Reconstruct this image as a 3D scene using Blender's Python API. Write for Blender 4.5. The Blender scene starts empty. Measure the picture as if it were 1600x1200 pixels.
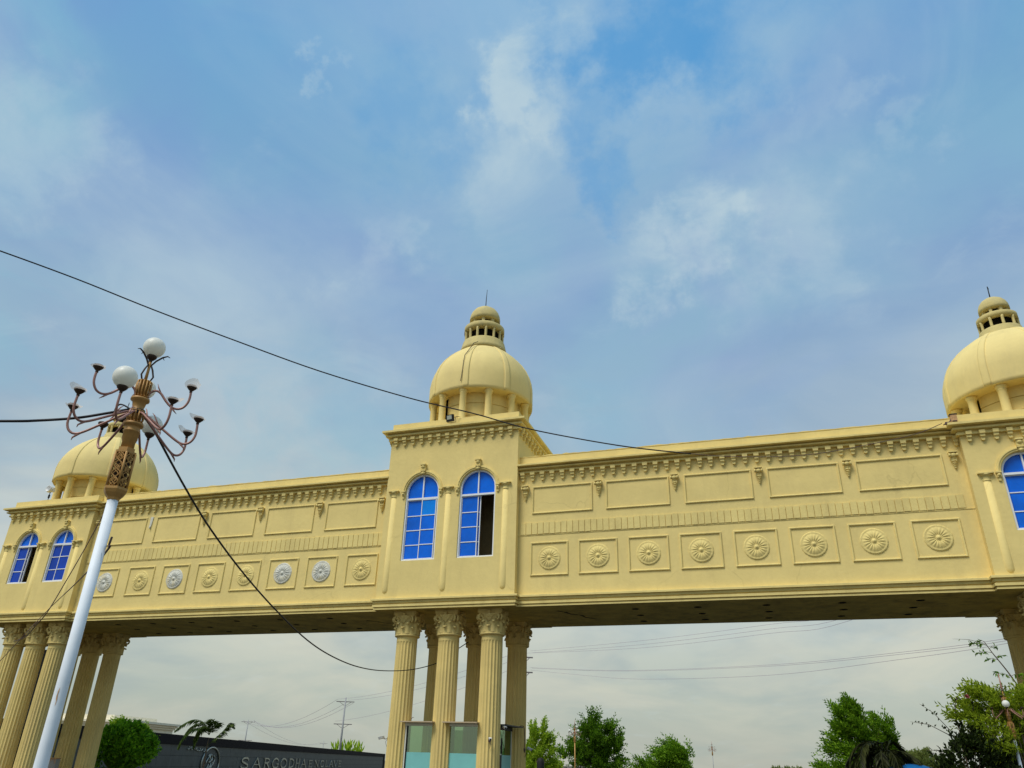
import bpy, bmesh, math, random
from mathutils import Vector, Matrix, noise
R = math.radians
PI = math.pi
sc = bpy.context.scene
COL = sc.collection

# ------------------------------------------------------------------ camera
S = 1.35                       # gate unit -> metres
CAM = Vector((11.7795, -27.0, 1.6))
yaw, pitch, roll, fpx = -0.33096, 0.46322, 0.03051, 1188.25
cy, sy, cp, sp = math.cos(yaw), math.sin(yaw), math.cos(pitch), math.sin(pitch)
F = Vector((sy*cp, cy*cp, sp)); RT = Vector((cy, -sy, 0)); UP = RT.cross(F)
r = RT*math.cos(roll) + UP*math.sin(roll); u = -RT*math.sin(roll) + UP*math.cos(roll)
cd = bpy.data.cameras.new('camera'); cam = bpy.data.objects.new('camera', cd); COL.objects.link(cam)
m = Matrix.Identity(4)
for i in range(3):
    m[i][0] = r[i]; m[i][1] = u[i]; m[i][2] = -F[i]; m[i][3] = CAM[i]
cam.matrix_world = m
cd.sensor_width = 36.0; cd.lens = 36.0*fpx/1600.0
cd.clip_start = 0.1; cd.clip_end = 12000
sc.camera = cam

# ------------------------------------------------------------------ light
SUN_DIR = Vector((-0.26, -0.50, 0.86)).normalized()     # towards the sun
sun_el = math.asin(SUN_DIR.z); sun_az = math.atan2(SUN_DIR.x, SUN_DIR.y)
sd = bpy.data.lights.new('sun', 'SUN'); sd.energy = 2.4; sd.angle = R(24); sd.color = (1.0, .95, .86)
so = bpy.data.objects.new('sun', sd); COL.objects.link(so)
so.rotation_euler = SUN_DIR.to_track_quat('Z', 'Y').to_euler()
vs = sc.view_settings
vs.view_transform = 'Standard'; vs.look = 'None'; vs.gamma = 1; vs.exposure = 0.25; vs.use_curve_mapping = False

W = bpy.data.worlds.new('World'); sc.world = W; W.use_nodes = True
nt = W.node_tree; nt.nodes.clear()
def N(nt, t, **k):
    n = nt.nodes.new(t)
    for a, b in k.items(): setattr(n, a, b)
    return n
def L(nt, a, b): nt.links.new(a, b)
def mth(nt, op, a, b=None, c=None, clamp=False):
    n = N(nt, 'ShaderNodeMath', operation=op, use_clamp=clamp)
    for i, v in enumerate((a, b, c)):
        if v is None: continue
        if isinstance(v, (int, float)): n.inputs[i].default_value = v
        else: L(nt, v, n.inputs[i])
    return n.outputs[0]
def mixc(nt, f, a, b, mode='MIX'):
    n = N(nt, 'ShaderNodeMix', data_type='RGBA', blend_type=mode)
    for idx, v in ((0, f), (6, a), (7, b)):
        if isinstance(v, (int, float)): n.inputs[idx].default_value = v
        elif isinstance(v, tuple): n.inputs[idx].default_value = (*v, 1) if len(v) == 3 else v
        else: L(nt, v, n.inputs[idx])
    return n.outputs[2]
def ramp(nt, f, stops, interp='LINEAR'):
    n = N(nt, 'ShaderNodeValToRGB'); n.color_ramp.interpolation = interp
    e = n.color_ramp.elements
    while len(e) > 1: e.remove(e[-1])
    for i, (p, c) in enumerate(stops):
        q = e[0] if i == 0 else e.new(p)
        q.position = p; q.color = (*c, 1) if len(c) == 3 else c
    L(nt, f, n.inputs[0]); return n.outputs[0]
def lin(*c):
    return tuple(((v/255)/12.92 if v/255 <= .04045 else ((v/255+.055)/1.055)**2.4) for v in c)

sky = N(nt, 'ShaderNodeTexSky'); sky.sky_type = 'NISHITA'; sky.sun_disc = False
sky.sun_elevation = sun_el; sky.sun_rotation = sun_az; sky.dust_density = 3.0; sky.air_density = 1.2; sky.ozone_density = 1.5
geo = N(nt, 'ShaderNodeTexCoord')
sep = N(nt, 'ShaderNodeSeparateXYZ'); L(nt, geo.outputs['Generated'], sep.inputs[0])
X, Y, Z = sep.outputs
K = 10/2**vs.exposure
def kk(*c): return tuple(v*K for v in lin(*c))
el = ramp(nt, mth(nt, 'MAXIMUM', Z, 0.0), [(0.0, kk(184,186,174)), (.06, kk(180,190,180)), (.12, kk(194,202,192)), (.20, kk(188,202,206)), (.34, kk(158,186,202)), (.52, kk(142,180,206)), (.66, kk(120,170,206)), (.80, kk(100,163,213)), (1.0, kk(90,155,214))])
# cloud layers on a flat ceiling above the place
zc = mth(nt, 'MAXIMUM', mth(nt, 'ADD', Z, 0.25), 0.1)
cx = mth(nt, 'DIVIDE', X, zc); cyy = mth(nt, 'DIVIDE', Y, zc)
cv = N(nt, 'ShaderNodeCombineXYZ'); L(nt, cx, cv.inputs[0]); L(nt, cyy, cv.inputs[1])
def nz(scale, detail, rough, off, dist=0.0):
    mp = N(nt, 'ShaderNodeMapping'); mp.inputs['Location'].default_value = off
    L(nt, cv.outputs[0], mp.inputs[0])
    n = N(nt, 'ShaderNodeTexNoise'); n.inputs['Scale'].default_value = scale; n.inputs['Detail'].default_value = detail
    n.inputs['Roughness'].default_value = rough; n.inputs['Distortion'].default_value = dist
    L(nt, mp.outputs[0], n.inputs[0]); return n.outputs[0]
n1 = nz(1.6, 7, .55, (3.1, 1.7, 0), .6)
n2 = nz(4.0, 9, .6, (7.3, 2.2, 1), .8)
n3 = nz(2.2, 6, .5, (1.3, 8.8, 3), .3)
veil = mth(nt, 'MULTIPLY', ramp(nt, n1, [(.36, (0,0,0)), (.70, (1,1,1))], 'EASE'), .70)
# thicker clouds, at the places they stand in the sky
blobs = [((-.189,.634,.75), .10, 1.1), ((-.215,.61,.757), .08, .55), ((-.215,.668,.71), .11, .4), ((-.059,.689,.723), .05, .85), ((-.107,.796,.595), .07, .65),
         ((-.018,.793,.609), .07, .6), ((.069,.814,.576), .11, .45), ((-.692,.421,.586), .09, .5), ((-.236,.742,.628), .12, .4), ((-.445,.519,.73), .03, .3),
         ((-.419,.701,.577), .07, .4), ((.187,.752,.632), .05, .25), ((-.12,.60,.79), .06, .35), ((-.60,.62,.50), .12, .25), ((.128,.693,.71), .05, .25)]
acc = None
nv = N(nt, 'ShaderNodeVectorMath', operation='NORMALIZE'); L(nt, geo.outputs['Generated'], nv.inputs[0])
wn = N(nt, 'ShaderNodeTexNoise'); wn.inputs['Scale'].default_value = 9; wn.inputs['Detail'].default_value = 6; wn.inputs['Roughness'].default_value = .6
L(nt, nv.outputs[0], wn.inputs[0])
off = N(nt, 'ShaderNodeVectorMath', operation='SUBTRACT'); L(nt, wn.outputs[1], off.inputs[0]); off.inputs[1].default_value = (.5,.5,.5)
sc_ = N(nt, 'ShaderNodeVectorMath', operation='SCALE'); L(nt, off.outputs[0], sc_.inputs[0]); sc_.inputs[3].default_value = .36
wv = N(nt, 'ShaderNodeVectorMath', operation='ADD'); L(nt, nv.outputs[0], wv.inputs[0]); L(nt, sc_.outputs[0], wv.inputs[1])
for c, rad, a in blobs:
    d = N(nt, 'ShaderNodeVectorMath', operation='DISTANCE'); L(nt, wv.outputs[0], d.inputs[0]); d.inputs[1].default_value = c
    mr = N(nt, 'ShaderNodeMapRange', interpolation_type='SMOOTHERSTEP'); L(nt, d.outputs['Value'], mr.inputs[0])
    mr.inputs[1].default_value = rad*1.25; mr.inputs[2].default_value = rad*.25; mr.inputs[3].default_value = 0; mr.inputs[4].default_value = a
    acc = mr.outputs[0] if acc is None else mth(nt, 'ADD', acc, mr.outputs[0])
tex = ramp(nt, n2, [(.36, (.15,.15,.15)), (.58, (1,1,1))], 'EASE')
puff = mth(nt, 'MULTIPLY', mth(nt, 'MINIMUM', acc, 1.0), tex)
small = mth(nt, 'MULTIPLY', ramp(nt, n2, [(.54, (0,0,0)), (.78, (1,1,1))], 'EASE'), .35)
cl = ramp(nt, mth(nt, 'MAXIMUM', Z, 0.0), [(0, kk(196,198,184)), (.16, kk(222,220,200)), (.5, kk(176,198,214)), (1, kk(178,210,228))])
dk = ramp(nt, mth(nt, 'MAXIMUM', Z, 0.0), [(0, kk(174,184,174)), (.25, kk(160,180,192)), (.6, kk(122,158,206)), (1, kk(92,152,214))])
c1 = mixc(nt, mth(nt, 'MULTIPLY', ramp(nt, n3, [(.42, (0,0,0)), (.62, (1,1,1))], 'EASE'), .75), el, dk)
c2 = mixc(nt, veil, c1, cl)
c3 = mixc(nt, mth(nt, 'MINIMUM', mth(nt, 'ADD', puff, small), 1.0), c2, mixc(nt, .55, cl, kk(192,214,222)))
n4 = nz(3.1, 8, .6, (4.4, 9.1, 2), 1.0)
n5 = nz(1.1, 4, .5, (9.7, .3, 5), .3)
hue = ramp(nt, n5, [(.38, kk(150,172,210)), (.62, kk(130,194,212))])
c4 = mixc(nt, mth(nt, 'MULTIPLY', ramp(nt, n4, [(.40, (0,0,0)), (.66, (1,1,1))], 'EASE'), mth(nt, 'MULTIPLY', ramp(nt, mth(nt, 'MAXIMUM', Z, 0.0), [(.12, (0,0,0)), (.4, (1,1,1))]), .36)), c3, hue)
for hc, hr_, ha in (((-.055,.625,.778), .13, .75), ((-.166,.702,.692), .07, .5), ((.02,.64,.77), .12, .35), ((-.35,.60,.72), .10, .3)):
    d = N(nt, 'ShaderNodeVectorMath', operation='DISTANCE'); L(nt, wv.outputs[0], d.inputs[0]); d.inputs[1].default_value = hc
    mr = N(nt, 'ShaderNodeMapRange', interpolation_type='SMOOTHSTEP'); L(nt, d.outputs['Value'], mr.inputs[0])
    mr.inputs[1].default_value = hr_*1.2; mr.inputs[2].default_value = hr_*.2; mr.inputs[3].default_value = 0; mr.inputs[4].default_value = ha
    c4 = mixc(nt, mr.outputs[0], c4, kk(72,152,212))
fin = mixc(nt, .06, c4, sky.outputs[0])
bg = N(nt, 'ShaderNodeBackground'); bg.inputs[1].default_value = .1; L(nt, fin, bg.inputs[0])
ow = N(nt, 'ShaderNodeOutputWorld'); L(nt, bg.outputs[0], ow.inputs[0])

# ------------------------------------------------------------------ materials
def mat(name, col, rough=.8, metal=0.0, bump=0.0, bscale=30, var=.0, vscale=2.0, stain=0.0, scol=None, spec=.4, trans=0.0, alpha=1.0, stretch=(1,1,.25), coat=0.0, cracks=0.0):
    M = bpy.data.materials.new(name); M.use_nodes = True
    t = M.node_tree; b = t.nodes['Principled BSDF']
    b.inputs['Roughness'].default_value = rough; b.inputs['Metallic'].default_value = metal
    b.inputs['Specular IOR Level'].default_value = spec
    b.inputs['Transmission Weight'].default_value = trans; b.inputs['Alpha'].default_value = alpha
    b.inputs['Coat Weight'].default_value = coat
    tc = N(t, 'ShaderNodeNewGeometry').outputs['Position']
    c = None
    if var:
        n = N(t, 'ShaderNodeTexNoise'); n.inputs['Scale'].default_value = vscale; n.inputs['Detail'].default_value = 8; n.inputs['Roughness'].default_value = .65
        L(t, tc, n.inputs[0])
        c = mixc(t, ramp(t, n.outputs[0], [(.3, (0,0,0)), (.7, (1,1,1))]), tuple(v*(1-var) for v in col), tuple(min(1, v*(1+var)) for v in col))
    if stain:
        mp = N(t, 'ShaderNodeMapping'); mp.inputs['Scale'].default_value = stretch; L(t, tc, mp.inputs[0])
        n = N(t, 'ShaderNodeTexNoise'); n.inputs['Scale'].default_value = 1.7; n.inputs['Detail'].default_value = 9; n.inputs['Roughness'].default_value = .7
        L(t, mp.outputs[0], n.inputs[0])
        f = mth(t, 'MULTIPLY', ramp(t, n.outputs[0], [(.50, (0,0,0)), (.78, (1,1,1))]), stain)
        c = mixc(t, f, c if c is not None else col, scol or tuple(v*.45 for v in col))
    if cracks:
        wp = N(t, 'ShaderNodeTexNoise'); wp.inputs['Scale'].default_value = 1.1; wp.inputs['Detail'].default_value = 8; L(t, tc, wp.inputs[0])
        vm = N(t, 'ShaderNodeVectorMath', operation='MULTIPLY_ADD'); L(t, wp.outputs[1], vm.inputs[0]); vm.inputs[1].default_value = (.9,.9,.9); L(t, tc, vm.inputs[2])
        vo = N(t, 'ShaderNodeTexVoronoi', feature='DISTANCE_TO_EDGE'); vo.inputs['Scale'].default_value = .28; L(t, vm.outputs[0], vo.inputs[0])
        ms = N(t, 'ShaderNodeTexNoise'); ms.inputs['Scale'].default_value = .5; ms.inputs['Detail'].default_value = 4; L(t, tc, ms.inputs[0])
        f = mth(t, 'MULTIPLY', mth(t, 'MULTIPLY', ramp(t, vo.outputs[0], [(.0, (1,1,1)), (.008, (0,0,0))]), ramp(t, ms.outputs[0], [(.52, (0,0,0)), (.60, (1,1,1))])), cracks)
        c = mixc(t, f, c, tuple(v*.35 for v in col))
    if c is None: b.inputs['Base Color'].default_value = (*col, 1)
    else: L(t, c, b.inputs['Base Color'])
    if bump:
        n = N(t, 'ShaderNodeTexNoise'); n.inputs['Scale'].default_value = bscale; n.inputs['Detail'].default_value = 6; L(t, tc, n.inputs[0])
        bp = N(t, 'ShaderNodeBump'); bp.inputs['Strength'].default_value = bump; bp.inputs['Distance'].default_value = .02
        L(t, n.outputs[0], bp.inputs['Height']); L(t, bp.outputs[0], b.inputs['Normal'])
    return M
YEL = (.79, .622, .245)
M_pl = mat('cream_plaster', YEL, .88, bump=.35, bscale=7, var=.075, vscale=.7, stain=.42, scol=(.56,.44,.19), spec=.15, cracks=.2)
M_tr = mat('trim_plaster', (.79, .63, .245), .85, bump=.3, bscale=14, var=.09, vscale=1.5, stain=.55, scol=(.46,.35,.14), spec=.15)
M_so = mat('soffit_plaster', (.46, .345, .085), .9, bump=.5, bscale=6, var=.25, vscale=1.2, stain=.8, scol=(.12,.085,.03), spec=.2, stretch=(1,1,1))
M_co = mat('column_plaster', (.72, .555, .21), .88, bump=.3, bscale=14, var=.08, vscale=1.2, stain=.5, scol=(.48,.36,.17), spec=.15, stretch=(1.5,1.5,.15))
M_dm = mat('dome_plaster', (.77, .61, .25), .8, bump=.25, bscale=3, var=.09, vscale=.6, stain=.5, scol=(.56,.45,.21), spec=.2, cracks=.15)
M_la = mat('weathered_lantern_plaster', (.60, .49, .21), .9, bump=.3, bscale=12, var=.12, vscale=2.5, stain=.6, scol=(.34,.32,.22), spec=.2)
M_jt = mat('joint_line', (.33, .25, .07), .9)
M_gr = mat('bare_grey_cement', (.62, .61, .53), .9, bump=.3, bscale=30, var=.22, vscale=6, stain=1.0, scol=(.72,.58,.25), stretch=(1.6,1.6,1.6))
M_wf = mat('white_window_frame', (.80, .81, .82), .45, var=.03)
def glass_mat(name, col, rough=.10):
    M = mat(name, col, rough, spec=.30, var=.30, vscale=.55, bump=.10, bscale=1.6, stain=.5, scol=tuple(v*.62 for v in col), stretch=(.8,.8,.5)); return M
M_bg = glass_mat('blue_film_glass', (.0, .135, .72))
M_bl = glass_mat('bright_blue_film_glass', (.0, .22, .80))
M_bd = glass_mat('deep_blue_film_glass', (.0, .050, .42))
M_dk = mat('shade_and_crack_black', (.010, .008, .006), .95, spec=.05)  # near-black colour paints the shade inside openings; also used for plaster cracks
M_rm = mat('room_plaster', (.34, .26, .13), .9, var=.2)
M_br = mat('bronze_paint', (.50, .27, .075), .5, metal=.1, bump=.1, var=.14, vscale=8, stain=.5, scol=(.16,.08,.03))
M_ar = mat('brown_arm_paint', (.36, .18, .14), .4, metal=.2, var=.1, vscale=6)
M_cu = mat('dark_bronze', (.055, .032, .018), .5, metal=.3)
M_pw = mat('pale_blue_white_paint', (.80, .85, .90), .55, var=.05, vscale=5, stain=.25, scol=(.60,.62,.60), spec=.25, stretch=(3,3,.5))
M_ru = mat('rust', (.52, .30, .14), .9, var=.3, vscale=20)

M_cb = mat('black_cable', (.010, .009, .012), .6)
M_cp = mat('faded_cable', (.10, .06, .055), .7)
M_bk = mat('black_metal', (.008, .008, .009), .5)
M_wh = mat('white_plastic', (.70, .70, .68), .5)
M_ln = mat('lens_glass', (.01, .01, .012), .1)
M_fl = mat('floodlight_lens', (.42, .44, .36), .25)
M_gt = mat('grey_granite', (.062, .072, .074), .55, var=.22, vscale=1.3, bump=.03, stain=.3, scol=(.05,.10,.09), spec=.2)
M_bc = mat('black_granite', (.006, .005, .008), .7, spec=.08)
M_st = mat('brushed_steel_letters', (.38, .39, .34), .35, metal=.7)
M_bw = mat('ivory_wall', (.86, .78, .60), .8, var=.05, stain=.2)
M_cn = mat('concrete_pole', (.36, .36, .36), .85, var=.1, stain=.3)
M_pi = mat('galvanised_arm', (.20, .17, .18), .6, metal=.3)
M_wi = mat('power_wire', (.42, .34, .40), .6)
M_gd = mat('dry_ground', (.085, .07, .04), .95, bump=.6, bscale=3, var=.3, vscale=.25, stain=.6, scol=(.06,.08,.03), stretch=(.4,.4,.4))
M_as = mat('asphalt', (.048, .048, .05), .9, bump=.4, bscale=60, var=.15, vscale=.6)
M_kb = mat('kerb_concrete', (.22, .21, .20), .85, var=.1)
M_pa = mat('road_paint', (.74, .73, .68), .7, var=.08)
M_yk = mat('yellow_kerb_paint', (.6, .42, .04), .7)
M_um = mat('blue_umbrella_cloth', (.0, .12, .36), .7)
M_cl = mat('black_clothing', (.012, .010, .013), .9)
M_sk = mat('skin', (.20, .10, .06), .6)
M_hr = mat('black_hair', (.008, .006, .005), .7)
M_bo = mat('booth_roof_sheet', (.50, .38, .24), .6, var=.1)
M_al = mat('white_aluminium', (.72, .72, .64), .4)
M_fm = mat('frosted_film', (.20, .52, .50), .35, var=.06, spec=.5)
def tint_glass(name, col, f):
    M = bpy.data.materials.new(name); M.use_nodes = True; t = M.node_tree; t.nodes.clear()
    tr = N(t, 'ShaderNodeBsdfTransparent'); tr.inputs[0].default_value = (*col, 1)
    gl = N(t, 'ShaderNodeBsdfGlossy'); gl.inputs[1].default_value = .03; gl.inputs[0].default_value = (.8,.9,.8,1)
    mx = N(t, 'ShaderNodeMixShader'); mx.inputs[0].default_value = f
    L(t, tr.outputs[0], mx.inputs[1]); L(t, gl.outputs[0], mx.inputs[2])
    o = N(t, 'ShaderNodeOutputMaterial'); L(t, mx.outputs[0], o.inputs[0]); return M
def opal(name, col, f, al):
    M = bpy.data.materials.new(name); M.use_nodes = True; t = M.node_tree; t.nodes.clear()
    d = N(t, 'ShaderNodeBsdfPrincipled'); d.inputs['Base Color'].default_value = (*col, 1); d.inputs['Roughness'].default_value = .35; d.inputs['Specular IOR Level'].default_value = .3
    tl = N(t, 'ShaderNodeBsdfTranslucent'); tl.inputs[0].default_value = (*col, 1)
    mx = N(t, 'ShaderNodeMixShader'); mx.inputs[0].default_value = f; L(t, d.outputs[0], mx.inputs[1]); L(t, tl.outputs[0], mx.inputs[2]); out = mx.outputs[0]
    if al < 1:
        tr = N(t, 'ShaderNodeBsdfTransparent'); m2 = N(t, 'ShaderNodeMixShader'); m2.inputs[0].default_value = al; L(t, tr.outputs[0], m2.inputs[1]); L(t, out, m2.inputs[2]); out = m2.outputs[0]
    o = N(t, 'ShaderNodeOutputMaterial'); L(t, out, o.inputs[0]); return M
M_gl = opal('opal_globe', (.93, .92, .84), .35, 1)
M_sh = opal('broken_opal_glass', (.93, .84, .74), .5, .6)
M_tg = tint_glass('green_tinted_glass', (.50, .66, .46), .22)
def leaf_mat(name, c1, c2, trans=.35, rough=.5):
    M = bpy.data.materials.new(name); M.use_nodes = True; t = M.node_tree; t.nodes.clear()
    g = N(t, 'ShaderNodeNewGeometry')
    c = ramp(t, g.outputs['Random Per Island'], [(0, c1), (.55, tuple((a+b)/2 for a, b in zip(c1, c2))), (1, c2)])
    d = N(t, 'ShaderNodeBsdfPrincipled'); L(t, c, d.inputs['Base Color']); d.inputs['Roughness'].default_value = rough; d.inputs['Specular IOR Level'].default_value = .18
    tl = N(t, 'ShaderNodeBsdfTranslucent'); L(t, c, tl.inputs[0])
    mx = N(t, 'ShaderNodeMixShader'); mx.inputs[0].default_value = trans
    L(t, d.outputs[0], mx.inputs[1]); L(t, tl.outputs[0], mx.inputs[2])
    o = N(t, 'ShaderNodeOutputMaterial'); L(t, mx.outputs[0], o.inputs[0]); return M
M_l_con = leaf_mat('conocarpus_leaf', (.06, .16, .006), (.27, .46, .022))
M_l_lit = leaf_mat('light_green_leaf', (.17, .31, .010), (.42, .56, .04))
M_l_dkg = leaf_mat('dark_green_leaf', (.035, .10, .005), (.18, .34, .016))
M_l_rnd = leaf_mat('ficus_leaf', (.04, .16, .006), (.30, .58, .025), .42)
M_l_far = leaf_mat('far_olive_leaf', (.14, .19, .04), (.28, .31, .08))
M_l_pur = leaf_mat('dark_bougainvillea_leaf', (.010, .016, .004), (.045, .075, .010), .15, .8)
M_l_yel = leaf_mat('yellow_green_leaf', (.16, .24, .010), (.48, .58, .04), .45)
M_l_plm = leaf_mat('palm_leaflet', (.025, .055, .008), (.13, .19, .03), .25)
M_fw = leaf_mat('pink_bract', (.28, .06, .08), (.5, .16, .14), .3)
M_bkk = mat('bark', (.12, .085, .055), .95, bump=.6, bscale=20, var=.25, vscale=6)

# ------------------------------------------------------------------ builders
class MB:
    """collects geometry, becomes one mesh"""
    def __init__(s): s.v = []; s.f = []; s.mi = []; s.smooth = []
    def add(s, vs, fs, mi=0, sm=False):
        o = len(s.v); s.v += [tuple(v) for v in vs]
        for f in fs: s.f.append([i+o for i in f]); s.mi.append(mi); s.smooth.append(sm)
        return s
    def box(s, x0, x1, y0, y1, z0, z1, mi=0):
        v = [(x0,y0,z0),(x1,y0,z0),(x1,y1,z0),(x0,y1,z0),(x0,y0,z1),(x1,y0,z1),(x1,y1,z1),(x0,y1,z1)]
        return s.add(v, [(0,3,2,1),(4,5,6,7),(0,1,5,4),(1,2,6,5),(2,3,7,6),(3,0,4,7)], mi)
    def lathe(s, prof, n=24, c=(0,0), a0=0, mi=0, sm=True, cap=True):
        vs = []; fs = []
        for (rr, z) in prof:
            for k in range(n):
                a = a0 + 2*PI*k/n; vs.append((c[0]+rr*math.cos(a), c[1]+rr*math.sin(a), z))
        for i in range(len(prof)-1):
            for k in range(n):
                k2 = (k+1) % n; fs.append((i*n+k, i*n+k2, (i+1)*n+k2, (i+1)*n+k))
        s.add(vs, fs, mi, sm)
        if cap:
            o = len(s.v)-len(vs)
            s.f.append([o+k for k in range(n)][::-1]); s.mi.append(mi); s.smooth.append(False)
            s.f.append([o+(len(prof)-1)*n+k for k in range(n)]); s.mi.append(mi); s.smooth.append(False)
        return s
    def tube(s, pts, rad, n=8, mi=0, sm=True, caps=True):
        P = [Vector(p) for p in pts]; rads = rad if isinstance(rad, (list, tuple)) else [rad]*len(P)
        vs = []; fs = []; prev = None
        for i, q in enumerate(P):
            t = (P[min(i+1, len(P)-1)]-P[max(i-1, 0)]).normalized()
            if prev is None:
                a = Vector((0,0,1)) if abs(t.z) < .9 else Vector((1,0,0)); n1 = t.cross(a).normalized()
            else:
                n1 = (prev - t*prev.dot(t))
                n1 = n1.normalized() if n1.length > 1e-6 else t.orthogonal().normalized()
            prev = n1; n2 = t.cross(n1)
            for k in range(n):
                an = 2*PI*k/n; vs.append(q+(n1*math.cos(an)+n2*math.sin(an))*rads[i])
        for i in range(len(P)-1):
            for k in range(n):
                k2 = (k+1) % n; fs.append((i*n+k, i*n+k2, (i+1)*n+k2, (i+1)*n+k))
        if caps: fs.append(tuple(range(n))[::-1]); fs.append(tuple((len(P)-1)*n+k for k in range(n)))
        return s.add(vs, fs, mi, sm)
    def sphere(s, c, rad, nu=16, nv=10, mi=0, sc=(1,1,1)):
        vs = []; fs = []
        for i in range(nv+1):
            th = PI*i/nv
            for k in range(nu):
                a = 2*PI*k/nu; vs.append((c[0]+rad*sc[0]*math.sin(th)*math.cos(a), c[1]+rad*sc[1]*math.sin(th)*math.sin(a), c[2]+rad*sc[2]*math.cos(th)))
        for i in range(nv):
            for k in range(nu):
                k2 = (k+1) % nu; fs.append((i*nu+k, (i+1)*nu+k, (i+1)*nu+k2, i*nu+k2))
        return s.add(vs, fs, mi, True)
    def prism(s, poly, axis, a, b, mi=0):
        """poly 2D points extruded along axis from a to b"""
        n = len(poly)
        def P(p, t):
            return {'x': (t, p[0], p[1]), 'y': (p[0], t, p[1]), 'z': (p[0], p[1], t)}[axis]
        vs = [P(p, a) for p in poly]+[P(p, b) for p in poly]
        fs = [tuple(range(n)), tuple(range(n, 2*n))[::-1]]+[(i, (i+1) % n+0, (i+1) % n+n, i+n)[::-1] for i in range(n)]
        return s.add(vs, fs, mi)
    def tf(s, M, start=0):
        for i in range(start, len(s.v)): s.v[i] = tuple(M @ Vector(s.v[i]))
        return s
    def mesh(s, name, mats, gate=False):
        me = bpy.data.meshes.new(name)
        vs = [(x*S, y*S, z*S) for x, y, z in s.v] if gate else s.v
        me.from_pydata(vs, [], s.f)
        mats = mats if isinstance(mats, (list, tuple)) else [mats]
        for q in mats: me.materials.append(q)
        me.polygons.foreach_set('material_index', s.mi)
        me.polygons.foreach_set('use_smooth', s.smooth)
        me.update()
        if not gate or len(s.f) < 4000:
            b = bmesh.new(); b.from_mesh(me); bmesh.ops.recalc_face_normals(b, faces=b.faces); b.to_mesh(me); b.free()
        return me
def link(name, me, parent=None, loc=None, rot=None, label=None):
    o = bpy.data.objects.new(name, me); COL.objects.link(o)
    if parent: o.parent = parent
    if loc is not None: o.location = loc
    if rot is not None: o.rotation_euler = rot
    if label: o['label'] = label
    return o
def G(x, y, z): return (x*S, y*S, 1.6+z*S)          # gate units -> world
def gobj(name, mb, mats, parent, at=(0, 0, 0), rot=None, label=None):
    return link(name, mb.mesh(name, mats, True), parent, G(*at) if parent is ROOT else (at[0]*S, at[1]*S, at[2]*S), rot, label)
def thing(name, label, cat, loc=(0,0,0), rz=0, group=None):
    o = bpy.data.objects.new(name, None); COL.objects.link(o); o.empty_display_size = .3
    o.location = loc; o.rotation_euler = (0, 0, rz); o['label'] = label; o['category'] = cat
    if group: o['group'] = group
    return o
def tag(o, label, cat, group=None):
    o['label'] = label; o['category'] = cat
    if group: o['group'] = group
    return o
def struct(o): o['kind'] = 'structure'; return o
def plate(outer, holes, y0, y1):
    """flat wall with holes: returns MB in x,z with thickness y0..y1"""
    cu = bpy.data.curves.new('t', 'CURVE'); cu.dimensions = '2D'; cu.fill_mode = 'BOTH'; cu.extrude = abs(y1-y0)/2
    for loop in [outer]+holes:
        sp_ = cu.splines.new('POLY'); sp_.points.add(len(loop)-1)
        for q, p in zip(sp_.points, loop): q.co = (p[0], p[1], 0, 1)
        sp_.use_cyclic_u = True
    ob = bpy.data.objects.new('t', cu)
    me = bpy.data.meshes.new_from_object(ob)
    yc = (y0+y1)/2
    mb = MB(); mb.add([(v.co.x, yc+v.co.z, v.co.y) for v in me.vertices], [tuple(p.vertices) for p in me.polygons])
    bpy.data.objects.remove(ob); bpy.data.curves.remove(cu); bpy.data.meshes.remove(me)
    return mb
def smooth(pts, n=6):
    P = [Vector(p) for p in pts]; out = []
    for i in range(len(P)-1):
        p0, p1, p2, p3 = P[max(i-1, 0)], P[i], P[i+1], P[min(i+2, len(P)-1)]
        for k in range(n):
            t = k/n; out.append(.5*((2*p1)+(p2-p0)*t+(2*p0-5*p1+4*p2-p3)*t*t+(3*p1-p0-3*p2+p3)*t**3))
    return out+[P[-1]]
def sweep(path, prof, closed=False, mi=0):
    """moulding profile (out, z) swept along plan path; outward is to the right of travel"""
    n = len(path); P = [Vector(p) for p in path]; mb = MB(); vs = []
    def nrm(a, b): d = (b-a).normalized(); return Vector((d.y, -d.x))
    offs = []
    for i in range(n):
        if closed: n1 = nrm(P[i-1], P[i]); n2 = nrm(P[i], P[(i+1) % n])
        else:
            n1 = nrm(P[i-1], P[i]) if i > 0 else nrm(P[0], P[1]); n2 = nrm(P[i], P[i+1]) if i < n-1 else n1
        o = (n1+n2); o = o/(1+n1.dot(n2)); offs.append(o)
    m_ = len(prof)
    for i in range(n):
        for (a, z) in prof: q = P[i]+offs[i]*a; vs.append((q.x, q.y, z))
    fs = []
    for i in range(n if closed else n-1):
        j = (i+1) % n
        for k in range(m_-1): fs.append((i*m_+k, j*m_+k, j*m_+k+1, i*m_+k+1))
        fs.append((i*m_+m_-1, j*m_+m_-1, j*m_, i*m_))
    if not closed: fs.append(tuple(range(m_))); fs.append(tuple((n-1)*m_+k for k in range(m_))[::-1])
    return mb.add(vs, fs, mi)

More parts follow.
